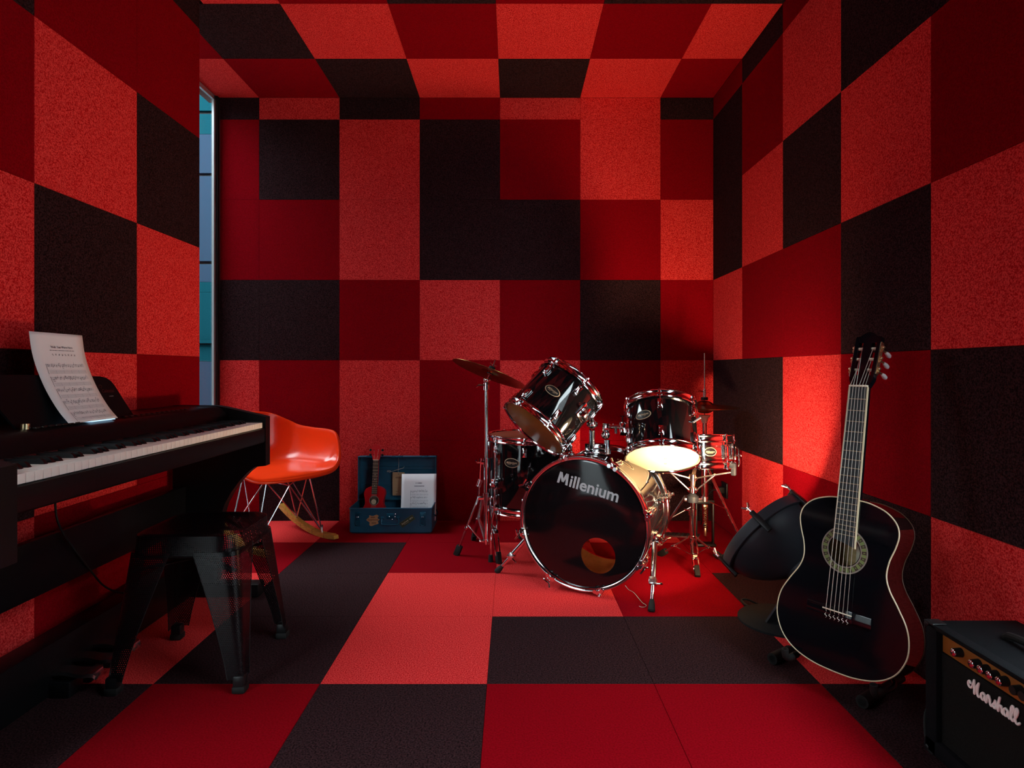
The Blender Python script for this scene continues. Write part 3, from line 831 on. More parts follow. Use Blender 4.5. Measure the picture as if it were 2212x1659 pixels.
# ------------------------------------------------------------------ ukulele in the trunk
def guitar_outline(keys, n=6):
    """half outline (s along the body from the bottom, w half width) -> closed loop"""
    half = catmull([(k[1], k[0], 0) for k in keys], n)
    L = [(p.x, p.y) for p in half]
    return [(-x, y) for x, y in L] + [(x, y) for x, y in reversed(L[1:-1])]
def ukulele():
    base = V((-.828, 3.638, .012)); lean = R(7)
    up = V((.02, math.sin(lean), math.cos(lean))).normalized(); nrm = V((0, -math.cos(lean), math.sin(lean)))
    x = up.cross(nrm).normalized(); nrm = x.cross(up)
    F = Matrix.Translation(base) @ Matrix((x, up, nrm)).transposed().to_4x4()
    t = thing('ukulele', 'small red ukulele standing inside the open blue trunk', 'ukulele', M=F)
    out = guitar_outline([(0,0),(.004,.04),(.03,.071),(.07,.077),(.105,.064),(.128,.054),(.155,.056),(.19,.062),(.215,.052),(.229,.026),(.231,0)])
    g = G().prism(out, -.05, 0)
    b = g.build('body', M_UKE, t, angle=50)
    hc = (0, .148)
    G(Matrix.Translation((0,.148,0))).lathe([(.0245,.0004),(.029,.0006),(.029,.0012),(.0245,.0012)],28,closed=True).build('sound_hole_ring', M_ROSGREY, b)
    G(Matrix.Translation((0,.148,.0005))).disc(.0245,0,28).build('sound_hole', M_UFRETB, b, smooth=False)
    G(Matrix.Translation((-.002,.140,.0009))).disc(.015,0,20).build('maker_label', M_CREAM, b, smooth=False)
    nk = G().box((-.018,.20,-.012),(.018,.395,.001), ch=.003).build('neck', M_UKE, t)
    fb = G().box((-.0165,.185,.001),(.0165,.386,.005)).build('fingerboard', M_UFRETB, nk, smooth=False)
    for k in range(1, 13):
        y = .386 - (.386-.0)*(1-2**(-k/12))*.98
        if y > .19: G().box((-.0165,y-.0008,.005),(.0165,y+.0008,.0060)).build('fret', M_BRASS, fb, smooth=False)
    for y in (.30,.272,.235): G().sphere((0,y,.0052),.0022,8,sc=(1,1,.3)).build('fret_dot', M_BONE, fb)
    G().box((-.0165,.386,.001),(.0165,.390,.007)).build('nut', M_BONE, nk, smooth=False)
    hd = [(-.019,.390),(.019,.390),(.024,.41),(.025,.455),(.026,.468),(.018,.478),(0,.482),(-.018,.478),(-.026,.468),(-.025,.455),(-.024,.41)]
    h = G().prism(hd,-.012,.001).build('headstock', M_UKE, t)
    for sx in (-1,1):
        for y in (.418,.447):
            p = G().cyl((sx*.014,y,.001),(sx*.014,y,.007),.0028,seg=10).cyl((sx*.024,y,-.005),(sx*.034,y,-.005),.002,seg=8).build('tuning_peg', M_CHROME2, h)
            G().box((sx*.031,y-.007,-.010),(sx*.043,y+.007,0), ch=.003).build('peg_button', M_BLACKM, p)
    br = G().box((-.03,.065,0),(.03,.077,.007), ch=.002).build('bridge', M_UFRETB, t)
    for k in range(4):
        xx = -.0105+.007*k
        G().tube([(xx*1.2,.071,.008),(xx,.388,.0075),(.014 if k>1 else -.014,.447 if k in(1,2) else .418,.006)], .0004, 5).build('string', M_BONE, t)
ukulele()

def trunk_sheet():
    A = V((-.5600, 3.645, .040)); lean = R(12)
    up = V((.0, math.sin(lean), math.cos(lean))); nrm = V((0, -math.cos(lean), math.sin(lean)))
    x = V((1, 0, .012)).normalized()
    F = Matrix.Translation(A) @ Matrix((x, up, nrm)).transposed().to_4x4()
    t = thing('music_sheet', 'white printed music sheet leaning inside the open blue trunk', 'sheet', M=F)
    H = .297*.93
    bow = lambda u, v: (u-.105+0, v, -.010*math.sin(u/.21*PI) + .006*(v/H))
    G().grid(lambda u, v: bow(u*.21, v*H), 10, 6).build('page', M_PAPER, t, solid=.0006)
    g1, g2 = G(), G(); fn = lambda x, y: (lambda p: (p[0], p[1], p[2]+.0012))(bow(x, y))
    scribble(g1, .084, .126, H-.058, .0055, fn, random.Random(4))
    for k in range(8): g1.add([fn(.078+k*.0075,H-.076),fn(.082+k*.0075,H-.076),fn(.082+k*.0075,H-.070),fn(.078+k*.0075,H-.070)],[(0,1,2,3)])
    score(g1, g2, fn, random.Random(5), 3, .055, .160, H-.100, .036)
    g1.build('printed_notes', M_INK, t, smooth=False); g2.build('printed_staves', M_INKL, t, smooth=False)
trunk_sheet()

def paper_tag():
    c = W(861, 1020, 3.738)
    t = thing('paper_tag', 'tan paper tag tied with white string inside the trunk lid', 'tag', c)
    w, h = .037, .142
    g = G().box((-w,-.001,-h),(w,0,0), ch=.0004); tg = g.build('card', M_TAG, t, smooth=False)
    g = G(); f = lambda x, z: (x, -.0016, z)
    scribble(g, -.018, .018, -.036, .005, f, random.Random(6)); scribble(g, -.014, .014, -.028, .002, f, random.Random(7))
    scribble(g, -.018, .002, -.118, .002, f, random.Random(8)); scribble(g, -.014, -.008, -.136, .005, f, random.Random(9))
    g.build('lettering', M_TANINK, tg, smooth=False)
    G().cyl((0,-.002,-.010),(0,.0005,-.010),.0028,seg=12).build('eyelet', M_BLACKM, tg)
    up = TZ + .265 - c.z
    G().tube(catmull([(0,-.002,-.010),(-.001,-.004,.012),(.002,-.003,.05),(.0,.006,up-.002),(.003,.02,up+.006)],6), .0011, 6).tube(
        catmull([(-.070,-.004,.004),(-.045,-.006,.004),(-.03,-.006,.008),(0,-.006,.018),(.028,-.006,.026),(.036,-.004,.036)],6), .0014, 6).tube(
        catmull([(-.068,-.005,.010),(-.048,-.007,.010),(-.054,-.006,-.002)],5), .0012, 6).build('string', M_TWINE, t)
paper_tag()

# ================================================================== drum kit
def face_frame(c, axis, toward=(0, 0, CAMH)):
    """z along the axis, x as near as possible towards the viewpoint"""
    z = V(axis).normalized(); d = V(toward) - V(c); x = (d - z*d.dot(z)).normalized()
    return Matrix((x, z.cross(x), z)).transposed()
HOOP = [(.002,-.022),(.0095,-.024),(.0105,-.020),(.0065,-.016),(.0065,.003),(.0115,.008),(.0112,.011),(.0050,.009),(.002,.001)]
def hoop(root, r, z, up, m=M_CHROME, name='hoop'):
    return G().lathe([(r+a, z+b*up) for a, b in HOOP], 64, closed=True).build(name, m, root, angle=50)
def clone_rot(proto, root, a):
    o = copy_tree(proto, root); o.rotation_euler = (0, 0, a); return o
def badge(root, r, a0, z0, w, h, border=M_GOLDTXT, inner=M_BLACK, txt=M_GOLDTXT, word='Millenium'):
    f = lambda x, y, k=0: ((r+k)*math.cos(a0+x/r), (r+k)*math.sin(a0+x/r), z0+y)
    n = 40
    el = lambda s, k: [f(s*w/2*math.cos(2*PI*i/n), s*h/2*math.sin(2*PI*i/n), k) for i in range(n)]
    b = G().add(el(1, .0006)+el(.9, .0012), [(i, (i+1)%n, n+(i+1)%n, n+i) for i in range(n)]).build('badge', border, root, smooth=False)
    G().add([f(0,0,.0008)]+el(.92, .0008), [(0, i+1, (i+1)%n+1) for i in range(n)]).build('badge_field', inner, b, smooth=False)
    g = G(); put_text(g, word, w*.70, lambda x, y: f(x, y-h*.07, .0016), shear=.3, bold=.015)
    g.add([f(-w*.28,-h*.16,.0016),f(w*.2,-h*.16,.0016),f(w*.2,-h*.13,.0016),f(-w*.28,-h*.13,.0016)],[(0,1,2,3)])
    g.build('lettering', txt, b, smooth=False)
    return b
def vent(root, r, a, z):
    return G(Matrix.Rotation(a,4,'Z') @ place((r,0,z), frame_z((1,0,0)))).lathe([(.0035,.0002),(.0035,.003),(.0065,.003),(.0065,.0002)],16,closed=True).build('air_vent', M_CHROME, root)

def tom(name, label, c, axis, r, depth, top_m, bot_m, lug0, nl=6, shell_m=M_LACQ, bad=None, group=None, lug_len=.046, full_lug=False, dots=(), badge_kw={}):
    t = thing(name, label, 'drum', M=place(c, face_frame(c, axis)), group=group)
    G().lathe([(r,.010),(r,depth-.010),(r-.002,depth-.004),(r-.007,depth-.004),(r-.007,.004),(r-.002,.004)],72,closed=True).build('shell', shell_m, t, angle=50)
    hoop(t, r, depth-.004, 1, name='top_hoop'); hoop(t, r, .004, -1, name='bottom_hoop')
    G().lathe([(0.0001,depth-.001),(r-.002,depth-.001),(r+.002,depth-.006)],64).build('batter_head', top_m, t, angle=60)
    h = G().lathe([(r+.002,.006),(r-.002,.001),(0.0001,.001)],64).build('resonant_head', bot_m, t, angle=60)
    for (dx, dy) in dots:
        G(Matrix.Translation((dx,dy,.0004))).lathe([(.0035,0),(.0055,0)],18).build('head_mark', M_PRINT, h, smooth=False)
    proto = None
    for up in ((1,-1) if not full_lug else (0,)):
        proto = None
        for k in range(nl):
            a = lug0 + 2*PI*k/nl
            if proto is None:
                if full_lug: z0, z1 = depth*.5-.033, depth*.5+.033
                else: z0, z1 = (depth-.040-lug_len, depth-.040) if up > 0 else (.040, .040+lug_len)
                proto = G().box((r-.001,-.0115,z0),(r+.013,.0115,z1), ch=.003).box((r+.008,-.008,z0+.006),(r+.019,.008,z1-.006), ch=.004).build('lug', M_CHROME, t)
                ends = ((1,-1) if full_lug else (up,))
                for e in ends:
                    zz = z1 if e > 0 else z0; zh = depth-.020 if e > 0 else .020; zt = depth+.003 if e > 0 else -.003
                    G().cyl((r+.0125,0,zz-.004*e),(r+.0125,0,zt+.006*e),.0028,seg=8).cyl((r+.0125,0,zt-.002*e),(r+.0125,0,zt+.004*e),.0058,seg=10).box((r+.004,-.011,zh-.006),(r+.018,.011,zh+.004), ch=.002).box((r+.004,-.006,zh-.004),(r+.016,.006,zt), ch=.002).build('tension_rod', M_CHROME, proto)
                proto.rotation_euler = (0,0,a)
            else: clone_rot(proto, t, a)
    if bad: badge(t, r, *bad, **badge_kw)
    return t

D1 = 2.64
ax1 = V((.646,.32,.689)).normalized(); c1 = W(1153, 925, D1)
tom1 = tom('rack_tom', 'black rack tom tilted hard left showing its tan lower head', c1, ax1, .153, .268, M_HEADRED, M_HEADTAN, R(12), bad=(R(-17), .134, .074, .040),
           group='rack toms above the bass drum', dots=((.02,-.075),(.035,-.05),(.045,.10)))
vent(tom1, .153, R(30), .175)
ax2 = V((.08,.49,.868)).normalized(); c2 = W(1431, 991, 2.665)
tom2 = tom('rack_tom', 'black rack tom with a brightly lit cream lower head beside the bass drum', c2, ax2, .153, .252, M_HEADRED, M_HEADCREAM, R(0), bad=(R(-29), .150, .076, .042),
           group='rack toms above the bass drum', dots=((.0,.012),(-.06,.012)))
G().cyl((.153*math.cos(R(63)),.153*math.sin(R(63)),.140),(.190*math.cos(R(63)),.190*math.sin(R(63)),.155),.006,seg=12).build('air_vent', M_CHROME, tom2)

# ------------------------------------------------------------------ bass drum
BA = R(25); BZ = V((-math.sin(BA), -math.cos(BA), 0)); BX = V((math.cos(BA), -math.sin(BA), 0))
BC = V((.293, 2.561, .294)); BR = .270; BD = .44
def bass_drum():
    t = thing('bass_drum', 'black bass drum with chrome hoops standing in the middle of the kit', 'drum', M=place(BC, Matrix((BX, V((0,0,1)), BZ)).transposed()))
    I = t.matrix_basis.inverted()
    r = BR
    G().lathe([(r,-.03),(r,-BD+.03),(r-.008,-BD+.03),(r-.008,-.03)],96,closed=True).build('shell', M_LACQ, t, angle=50)
    G().lathe([(r-.0085,-.03),(r-.0085,-BD+.03)],96).build('shell_lining', M_WOODIN, t)
    for z, s, nm in ((0,1,'front_hoop'),(-BD,-1,'rear_hoop')):
        pr = [(r-.004,z-.040*s),(r+.006,z-.042*s),(r+.012,z-.040*s),(r+.0145,z-.036*s),(r+.0145,z-.004*s),(r+.012,z+.002*s),(r+.005,z+.002*s),(r-.001,z-.003*s),(r-.004,z-.008*s)]
        h = G().lathe(pr,120,closed=True).build(nm, M_CHROME, t, angle=50)
        G().lathe([(r+.0148,z-.013*s),(r+.0154,z-.015*s),(r+.0154,z-.029*s),(r+.0148,z-.031*s)],120).build('hoop_inlay', M_LACQ, h, angle=60)
    # front head with the port
    hx, hy, hr, n = .068, -.126, .074, 96
    vs = []; fs = []
    for k, (cx, cy, rr, z) in enumerate([(0,0,r-.002,-.010),(0,0,r-.012,-.006),(hx*.5,hy*.5,(r-.01)*.62,-.006),(hx,hy,hr+.003,-.006),(hx,hy,hr,-.006),(hx,hy,hr,-.009)]):
        vs += [(cx+rr*math.cos(2*PI*i/n), cy+rr*math.sin(2*PI*i/n), z) for i in range(n)]
    for k in range(5):
        for i in range(n): fs.append((k*n+i, k*n+(i+1)%n, (k+1)*n+(i+1)%n, (k+1)*n+i))
    hd = G().add(vs, fs).build('front_head', M_GLOSSHEAD, t, angle=60)
    a = R(-13.2); ca, sa = math.cos(a), math.sin(a)
    g = G(); lay_ = lambda x, y: (.022+x*ca-(y-.016)*sa, .150+x*sa+(y-.016)*ca, -.0052)
    k = put_text(g, 'illenium', .272*.795, lambda x, y: lay_(x+.0279, y), bold=.020)
    h, x0, wd, st = .70*k, -.136, .049, .0105          # the capital M as four strokes
    for q in ([(0,0),(st,0),(st+.004,h),(.004,h)], [(wd-st,0),(wd,0),(wd-.004,h),(wd-st-.004,h)], [(.004,h),(.004+st*1.15,h),(wd/2+st*.45,h*.18),(wd/2-st*.45,h*.18)], [(wd-.004-st*1.15,h),(wd-.004,h),(wd/2+st*.45,h*.18),(wd/2-st*.45,h*.18)]):
        g.add([lay_(x0+a_, b_) for a_, b_ in q], [(0,1,2,3)])
    g.build('lettering', M_SILVERTXT, hd, smooth=False, label='silver lettering across the black front head')
    G(Matrix.Translation((0,0,-BD+.008))).disc(r-.003,0,64).build('rear_head', M_FILM, t, smooth=False)
    # claws, rods and lugs
    for i, d in enumerate((13, 62, 107, 150, 194, 240, 285, 330)):
        an = R(d); M = Matrix.Rotation(an, 4, 'Z')
        for z, s in ((0,1),(-BD,-1)):
            e = r+.0145
            c = G(M).box((e-.002,-.014,z-.045*s),(e+.010,.014,z+.004*s), ch=.003).box((e-.012,-.014,z-.001*s),(e+.010,.014,z+.006*s), ch=.003)
            for q in (-.014,.014): c.cyl((e-.006,q,z-.004*s),(e-.006,q,z+.010*s),.0085,seg=12)
            c = c.build('claw_hook', M_CHROME, t)
            g = G(M).cyl((e+.016,0,z+.010*s),(e+.012,0,z-.10*s),.0034,seg=8)
            if d in (62,150,194,330,240):
                g.tube([(e+.016,-.022,z+.014*s),(e+.018,-.008,z+.012*s),(e+.018,.008,z+.012*s),(e+.030,.020,z+.018*s)],.0042,8)
            else: g.box((e+.010,-.007,z+.004*s),(e+.022,.007,z+.016*s), ch=.002)
            g.build('tension_rod', M_CHROME, c)
            G(M).box((r-.001,-.013,z-.140*s),(r+.014,.013,z-.080*s), ch=.004).box((r+.008,-.009,z-.128*s),(r+.024,.009,z-.090*s), ch=.004).build('lug', M_CHROME, t)
    badge(t, r, R(60), -.20, .085, .048)
    # spurs
    def spur(top, foot, label):
        T = I @ V(top); F = I @ V(foot); d = (F-T).normalized(); L = (F-T).length
        g = G().cyl(T - d*.01, T + d*L*.62, .0115, seg=16).cyl(T, T + d*L*.9, .0075, seg=14)
        s = g.build('spur', M_CHROME, t)
        G(place(T + d*L*.60, frame_z(d))).box((-.014,-.016,-.014),(.014,.016,.016), ch=.003).build('spur_collar', M_CHROME2, s)
        G(place(T + d*L*.63, frame_z(d))).cyl((.010,0,0),(.034,0,0),.004,seg=8).sphere((.034,0,0),.006,8).build('wing_screw', M_CHROME, s)
        G().tube([T+d*L*.84, T+d*L*.90, T+d*L*.98, T+d*L*1.0],[.0085,.0125,.0145,.010],14).build('rubber_tip', M_RUBBER, s)
        out = V((T.x, T.y, 0)).normalized()
        G(place(T, frame_z(out))).box((-.028,-.022,-.030),(.028,.022,.006), ch=.006).cyl((0,0,0),(0,0,.020),.020,seg=18).build('spur_bracket', M_CHROME, s)
    rs = BC + BZ*-.13 + BX*(BR+.012)*.985 + V((0,0,-.060)); spur(rs, (.541, 2.372, 0), '')
    ls = BC + BZ*-.13 - BX*(BR+.012)*.96 + V((0,0,-.085)); spur(ls, (-.073, 2.835, 0), '')
    # tom mount on top of the shell
    mc = I @ (BC + BZ*-.20); mz = mc.z; top = BR
    m = G().box((-.052,top-.004,mz-.030),(.052,top+.014,mz+.030), ch=.004).box((-.046,top+.010,mz-.024),(.046,top+.046,mz+.024), ch=.003).build('tom_mount', M_CHROME, t)
    g = G()
    for x in (-.032, 0, .032): g.sphere((x,top+.038,mz+.0245),.003,8)
    g.build('rivet', M_CHROME2, m)
    def P(px, py, D): return I @ W(px, py, D)
    DM = (BC + BZ*-.20).y
    a = P(1278, 975, DM-.005); b = P(1279, 928, DM-.045); b2 = P(1279, 916, DM-.060); e1 = P(1264, 884, DM-.115)
    arm = G().cyl(a, b, .0125, seg=18).cyl(a, a+(b-a)*.15, .016, seg=18).sphere(b2, .021, 16).cyl(b2+V((-.022,0,.004)), b2+V((.024,0,-.004)), .010, seg=12).tube([b2, (b2+e1)/2+V((.012,.01,0)), e1], .011, 14)
    arm.box(tuple(e1-V((.022,.018,.016))), tuple(e1+V((.022,.018,.016))), ch=.005); arm.build('tom_arm', M_CHROME, m)
    G().tube([e1+V((.01,.025,.02)), e1+V((.02,.035,.02)), e1+V((.028,.033,.02))], .004, 8).cyl(e1+V((.01,-.01,.01)), e1+V((.01,.032,.02)), .004, seg=8).build('wing_screw', M_CHROME, m)
    a = P(1311, 980, DM-.005); b = P(1311, 950, DM-.005); b2 = P(1308, 939, DM-.01); e0 = P(1309, 921, DM-.012); e1 = P(1350, 922, DM-.015)
    G().cyl(a, b, .0135, seg=18).cyl(a, a+(b-a)*.4, .017, seg=18).sphere(b2, .021, 16).box(tuple(e0-V((.014,.020,.012))), tuple(e0+V((.016,.014,.012))), ch=.003).cyl(e0, e1, .0095, seg=16).build('tom_arm', M_CHROME, m)
    g = G().cyl(e0+V((.045,0,0)), e0+V((.045,-.030,0)), .0065, seg=10).box(tuple(e1-V((.022,.022,.016))), tuple(e1+V((.002,.022,.016))), ch=.003).cyl(e1+V((-.012,.015,0)), e1+V((-.012,.048,0)), .0035, seg=8).tube([e1+V((-.022,.048,0)), e1+V((-.002,.048,0))], .003, 8)
    for x in (.012,.032): g.sphere(e0+V((x,.011,0)),.003,8)
    g.build('wing_screw', M_CHROME, m)
    return t
bass_drum()
# mounting plates on the toms themselves
for tm, an, zz in ((tom1, R(47), .165), (tom2, R(-72), .120)):
    G(Matrix.Rotation(an,4,'Z')).box((.150,-.030,zz-.035),(.160,.030,zz+.035), ch=.004).box((.158,-.020,zz-.024),(.186,.020,zz+.024), ch=.005).cyl((.176,-.034,zz),(.176,.034,zz),.006,seg=10).build('mount_bracket', M_CHROME, tm)

# ------------------------------------------------------------------ floor tom
def floor_tom():
    c = V((.085, 3.15, .235)); ax = V((.01, -.015, 1)).normalized()
    t = tom('floor_tom', 'large black floor tom standing on three legs behind the bass drum', c, ax, .203, .372, M_HEADRED, M_HEADTAN, R(-6), nl=8, bad=(R(-24.5), .255, .080, .046))
    vent(t, .203, R(-24), .195)
    for a in (R(-48), R(72), R(190)):
        M = Matrix.Rotation(a, 4, 'Z'); x = .225
        lg = G(M).tube([(x,0,.30),(x,0,.02),(x+.012,0,-.02),(x+.020,0,-.10),(x+.020,0,-.215)], .0055, 10).build('leg', M_CHROME, t)
        G(M).cyl((x+.020,0,-.200),(x+.020,0,-.2345),.010,.013,seg=12).build('rubber_foot', M_RUBBER, lg)
        G(M).box((.2,-.018,.12),(.238,.018,.17), ch=.005).cyl((.232,.0,.145),(.252,0,.145),.006,seg=10).build('leg_bracket', M_CHROME, lg)
floor_tom()

# ------------------------------------------------------------------ cymbals and stands
def cymbal(name, label, c, n, r, bell=.05, h=.028, group=None, flip=False):
    t = thing(name, label, 'cymbal', M=place(c, frame_z(n)), group=group)
    s = -1 if flip else 1
    pr = [(.006,h),(bell*.5,h*.94),(bell*.85,h*.70),(bell,h*.50),(bell*1.15,h*.42),(r*.6,h*.22),(r,0),(r,-.001),(r*.6,h*.22-.0014),(bell*1.15,h*.42-.0014),(bell,h*.5-.0014),(bell*.85,h*.7-.0014),(.006,h-.0014)]
    G().lathe([(a, (b-h)*s) for a, b in pr], 64, closed=True).build('bronze_disc', M_CYMBAL, t, angle=40)
    return t
CN = V((.352,.16,.922)).normalized(); CC = W(1062, 797, 3.05)
cymbal('crash_cymbal', 'large dark bronze crash cymbal tilted on the stand at the left of the kit', CC, CN, .197)

def double_leg(t, top, foot, braces=True, flat=False, foot_len=.09):
    """tripod leg of two thin rods (or one flat bar) ending in a rubber foot"""
    top = V(top); foot = V(foot); d = (foot-top).normalized(); w = d.cross(V((0,0,1))).normalized(); L = (foot-top).length
    if flat:
        lg = G(place(top, Matrix((w, d.cross(w)*-1, d)).transposed())).box((-.010,-.003,-.01),(.010,.003,L*.93), ch=.001).build('leg', M_CHROME2, t)
    else:
        g = G()
        for s in (-1, 1):
            g.tube([top+w*s*.008, top+d*L*.12+w*s*.014, top+d*L*.40+w*s*.014, top+d*L*.46+w*s*.006, top+d*L*.52+w*s*.012, top+d*L*.85+w*s*.012, top+d*L*.93+w*s*.004], .0042, 8)
        lg = g.box((0,0,0),(.0001,.0001,.0001), M=Matrix.Translation(top)).build('leg', M_CHROME, t)
    G(place(foot, frame_z(-d, (0,0,1)))).box((-.012,-.015,-.0),(.012,.015,foot_len*.62), ch=.004).build('rubber_foot', M_RUBBER, lg)
    return lg
def cymbal_stand():
    b = V((-.128, 3.055, 0))
    t = thing('cymbal_stand', 'chrome tripod stand holding the crash cymbal left of the kit', 'cymbal stand', b)
    M = off(t); z1 = CC.z - .05
    tip = CC + CN*.05
    G(M).cyl((b.x,b.y,.085),(b.x,b.y,.50),.0125,seg=18).cyl((b.x,b.y,.48),(b.x,b.y,z1-.03),.0092,seg=16).build('pole', M_CHROME, t)
    c = G(M).cyl((b.x,b.y,.455),(b.x,b.y,.50),.017,seg=16).box((b.x-.03,b.y-.012,.468),(b.x-.005,b.y+.006,.49), ch=.004).tube([(b.x-.02,b.y-.01,.48),(b.x-.045,b.y-.012,.478),(b.x-.052,b.y-.012,.492)],.0045,8).build('height_clamp', M_CHROME, t)
    G(M).cyl((b.x,b.y,z1-.055),(b.x,b.y,z1-.02),.0165,seg=16).tube([(b.x-.012,b.y-.01,z1-.03),(b.x-.04,b.y-.012,z1-.03),(b.x-.05,b.y-.012,z1-.042)],.0045,8).build('height_clamp', M_CHROME, t)
    tl = V((b.x, b.y, z1-.005))
    g = G(M).sphere(tl, .016, 14).cyl(tl+V((-.016,0,0)), tl+V((.020,0,.004)), .011, seg=14).tube([tl, CC-CN*.012, tip], .0042, 10).cyl(CC-CN*.028, CC-CN*.004, .013, seg=14)
    tt = g.build('tilter', M_CHROME, t)
    G(M).cyl(CC-CN*.027, CC-CN*.0285+CN*.006, .017, seg=16).cyl(CC+CN*.002, CC+CN*.012, .016, seg=16).build('felt_washer', M_BLACKM, tt)
    G(M).cyl(CC+CN*.012, CC+CN*.026, .0065, seg=10).tube([CC+CN*.03+V((-.018,0,.004)), CC+CN*.018, CC+CN*.03+V((.014,0,-.012))], .0035, 8).build('wing_nut', M_CHROME, tt)
    # side stop rod, hub and legs
    G(M).tube([(b.x-.028,b.y-.01,.50),(b.x-.032,b.y-.01,.40),(b.x-.040,b.y-.01,.31)],.0055,10).cyl((b.x-.028,b.y-.01,.395),(b.x-.040,b.y-.01,.36),.013,seg=14).build('memory_rod', M_CHROME, t)
    h = G(M).cyl((b.x,b.y,.290),(b.x,b.y,.325),.018,seg=16).box((b.x-.045,b.y-.012,.292),(b.x+.03,b.y+.006,.312), ch=.004).build('upper_hub', M_CHROME, t)
    lo = G(M).cyl((b.x,b.y,.07),(b.x,b.y,.095),.016,seg=16).box((b.x-.035,b.y-.012,.076),(b.x+.03,b.y+.012,.090), ch=.003).build('lower_hub', M_CHROME, t)
    for foot, tp, flat in (((-.283,3.10,.0),(b.x-.040,b.y-.005,.300),True), ((-.063,2.965,.0),(b.x+.028,b.y-.018,.305),False), ((-.215,3.385,.0),(b.x-.015,b.y+.03,.300),True)):
        F = M @ V(foot); T = M @ V(tp); lg = double_leg(t, T, F, flat=flat)
        md = T.lerp(F, .46); hb = M @ V((b.x, b.y, .083)); hb = hb + (V((F.x,F.y,0))).normalized()*.028
        d = (hb-md).normalized(); w = d.cross(V((0,0,1))).normalized()
        G(place(md, Matrix((w, d.cross(w)*-1, d)).transposed())).box((-.008,-.002,0),(.008,.002,(hb-md).length), ch=.0008).build('leg_brace', M_CHROME2, lg)
        G(place(T.lerp(F,.52), frame_z((F-T).normalized()))).box((-.013,-.007,-.012),(.013,.007,.012), ch=.003).build('leg_rivet_plate', M_CHROME, lg)
cymbal_stand()

# snare drum and its basket stand
SC = V((.885, 2.955, .472))
def snare():
    t = tom('snare_drum', 'chrome snare drum on a stand at the right of the kit', SC, (.0,.125,.99), .172, .145, M_HEADCREAM, M_HEADCREAM, R(51), nl=8, shell_m=M_CHROME,
            bad=(R(24), .072, .060, .040), full_lug=True, badge_kw=dict(border=M_CREAMTXT, inner=M_BLACK, txt=M_CREAMTXT))
    g = G()
    for z in (.047,.052,.093,.098): g.lathe([(.1722,z-.0018),(.1738,z),(.1722,z+.0018)],64)
    g.build('shell_bead', M_CHROME, t)
    M = Matrix.Rotation(R(78),4,'Z')
    st = G(M).box((.172,-.016,.035),(.192,.016,.110), ch=.004).tube([(.188,0,.10),(.204,0,.085),(.205,0,.02),(.198,0,.004)],.004,8).cyl((.190,0,.055),(.212,0,.055),.005,seg=10).sphere((.214,0,.055),.007,10).build('strainer', M_CHROME, t)
snare()
def snare_stand():
    b = V((.872, 2.950, 0))
    t = thing('snare_stand', 'chrome three-legged basket stand carrying the snare drum', 'drum stand', b)
    M = off(t); P = lambda z, dx=0, dy=0: (b.x+dx, b.y+dy, z)
    G(M).cyl(P(.115),P(.262),.0135,seg=18).cyl(P(.25),P(.425),.0095,seg=16).build('tube', M_CHROME, t)
    G(M).cyl(P(.238),P(.268),.018,seg=16).tube([P(.262,-.012),P(.266,-.04)],.004,8).build('height_clamp', M_CHROME, t)
    G(M).lathe([(.011,.300),(.026,.302),(.028,.312),(.028,.330),(.022,.334),(.011,.345)],20,M=Matrix.Translation((b.x,b.y,0))).build('basket_nut', M_LAMP, t)
    G(M).cyl(P(.405),P(.435),.017,seg=14).build('basket_hub', M_CHROME, t); G(M).cyl(P(.348),P(.372),.019,seg=14).build('basket_collar', M_CHROME, t)
    for an in (R(172), R(-32), R(68)):
        d = V((math.cos(an), math.sin(an), 0)); q = V(P(0))
        a = q+d*.015+V((0,0,.418)); e = q+d*.178+V((0,0,.462)); m = a.lerp(e,.55)
        s = q+d*.017+V((0,0,.360)); w = V((-d.y,d.x,0))
        g = G(M)
        for A, B, hw in ((a,e,.009),(s,m,.008)):
            dd = (B-A).normalized(); up = dd.cross(w)
            g.box((-hw,-.003,0),(hw,.003,(B-A).length), M=M.inverted() @ M @ place(A, Matrix((w, up, dd)).transposed()), ch=.0008)
        ar = g.build('basket_arm', M_CHROME2, t)
        G(M).box((-.012,-.010,-.014),(.012,.012,.044), M=place(e+d*.012, Matrix((w, d, V((0,0,1)))).transposed()), ch=.004).build('rubber_grip', M_LAMP, ar)
        G(M).sphere(s, .009, 10).sphere(a, .009, 10).sphere(m, .007, 10).build('rivet', M_CHROME, ar)
    G(M).cyl(P(.112),P(.140),.020,seg=16).build('leg_hub', M_CHROME, t)
    for foot in ((.745,3.10,0),(.842,2.770,0),(1.045,3.045,0)):
        F = V(foot); d = V((F.x-b.x, F.y-b.y, 0)).normalized(); T = V(P(.128))+d*.02
        lg = double_leg(t, M @ T, M @ F, flat=(foot[1] > 2.8))
        hb = V(P(.045))+d*.010; md = T.lerp(F,.48)
        G(M).tube([md, hb], .003, 6).build('leg_brace', M_CHROME, lg)
        G(M).box((-.012,-.008,-.012),(.012,.008,.012), M=place(T.lerp(F,.5), frame_z((F-T).normalized())), ch=.003).build('leg_rivet_plate', M_CHROME, lg)
    G(M).cyl(P(.03),P(.13),.006,seg=12).cyl(P(.035),P(.055),.012,seg=12).build('lower_hub', M_CHROME2, t)
snare_stand()

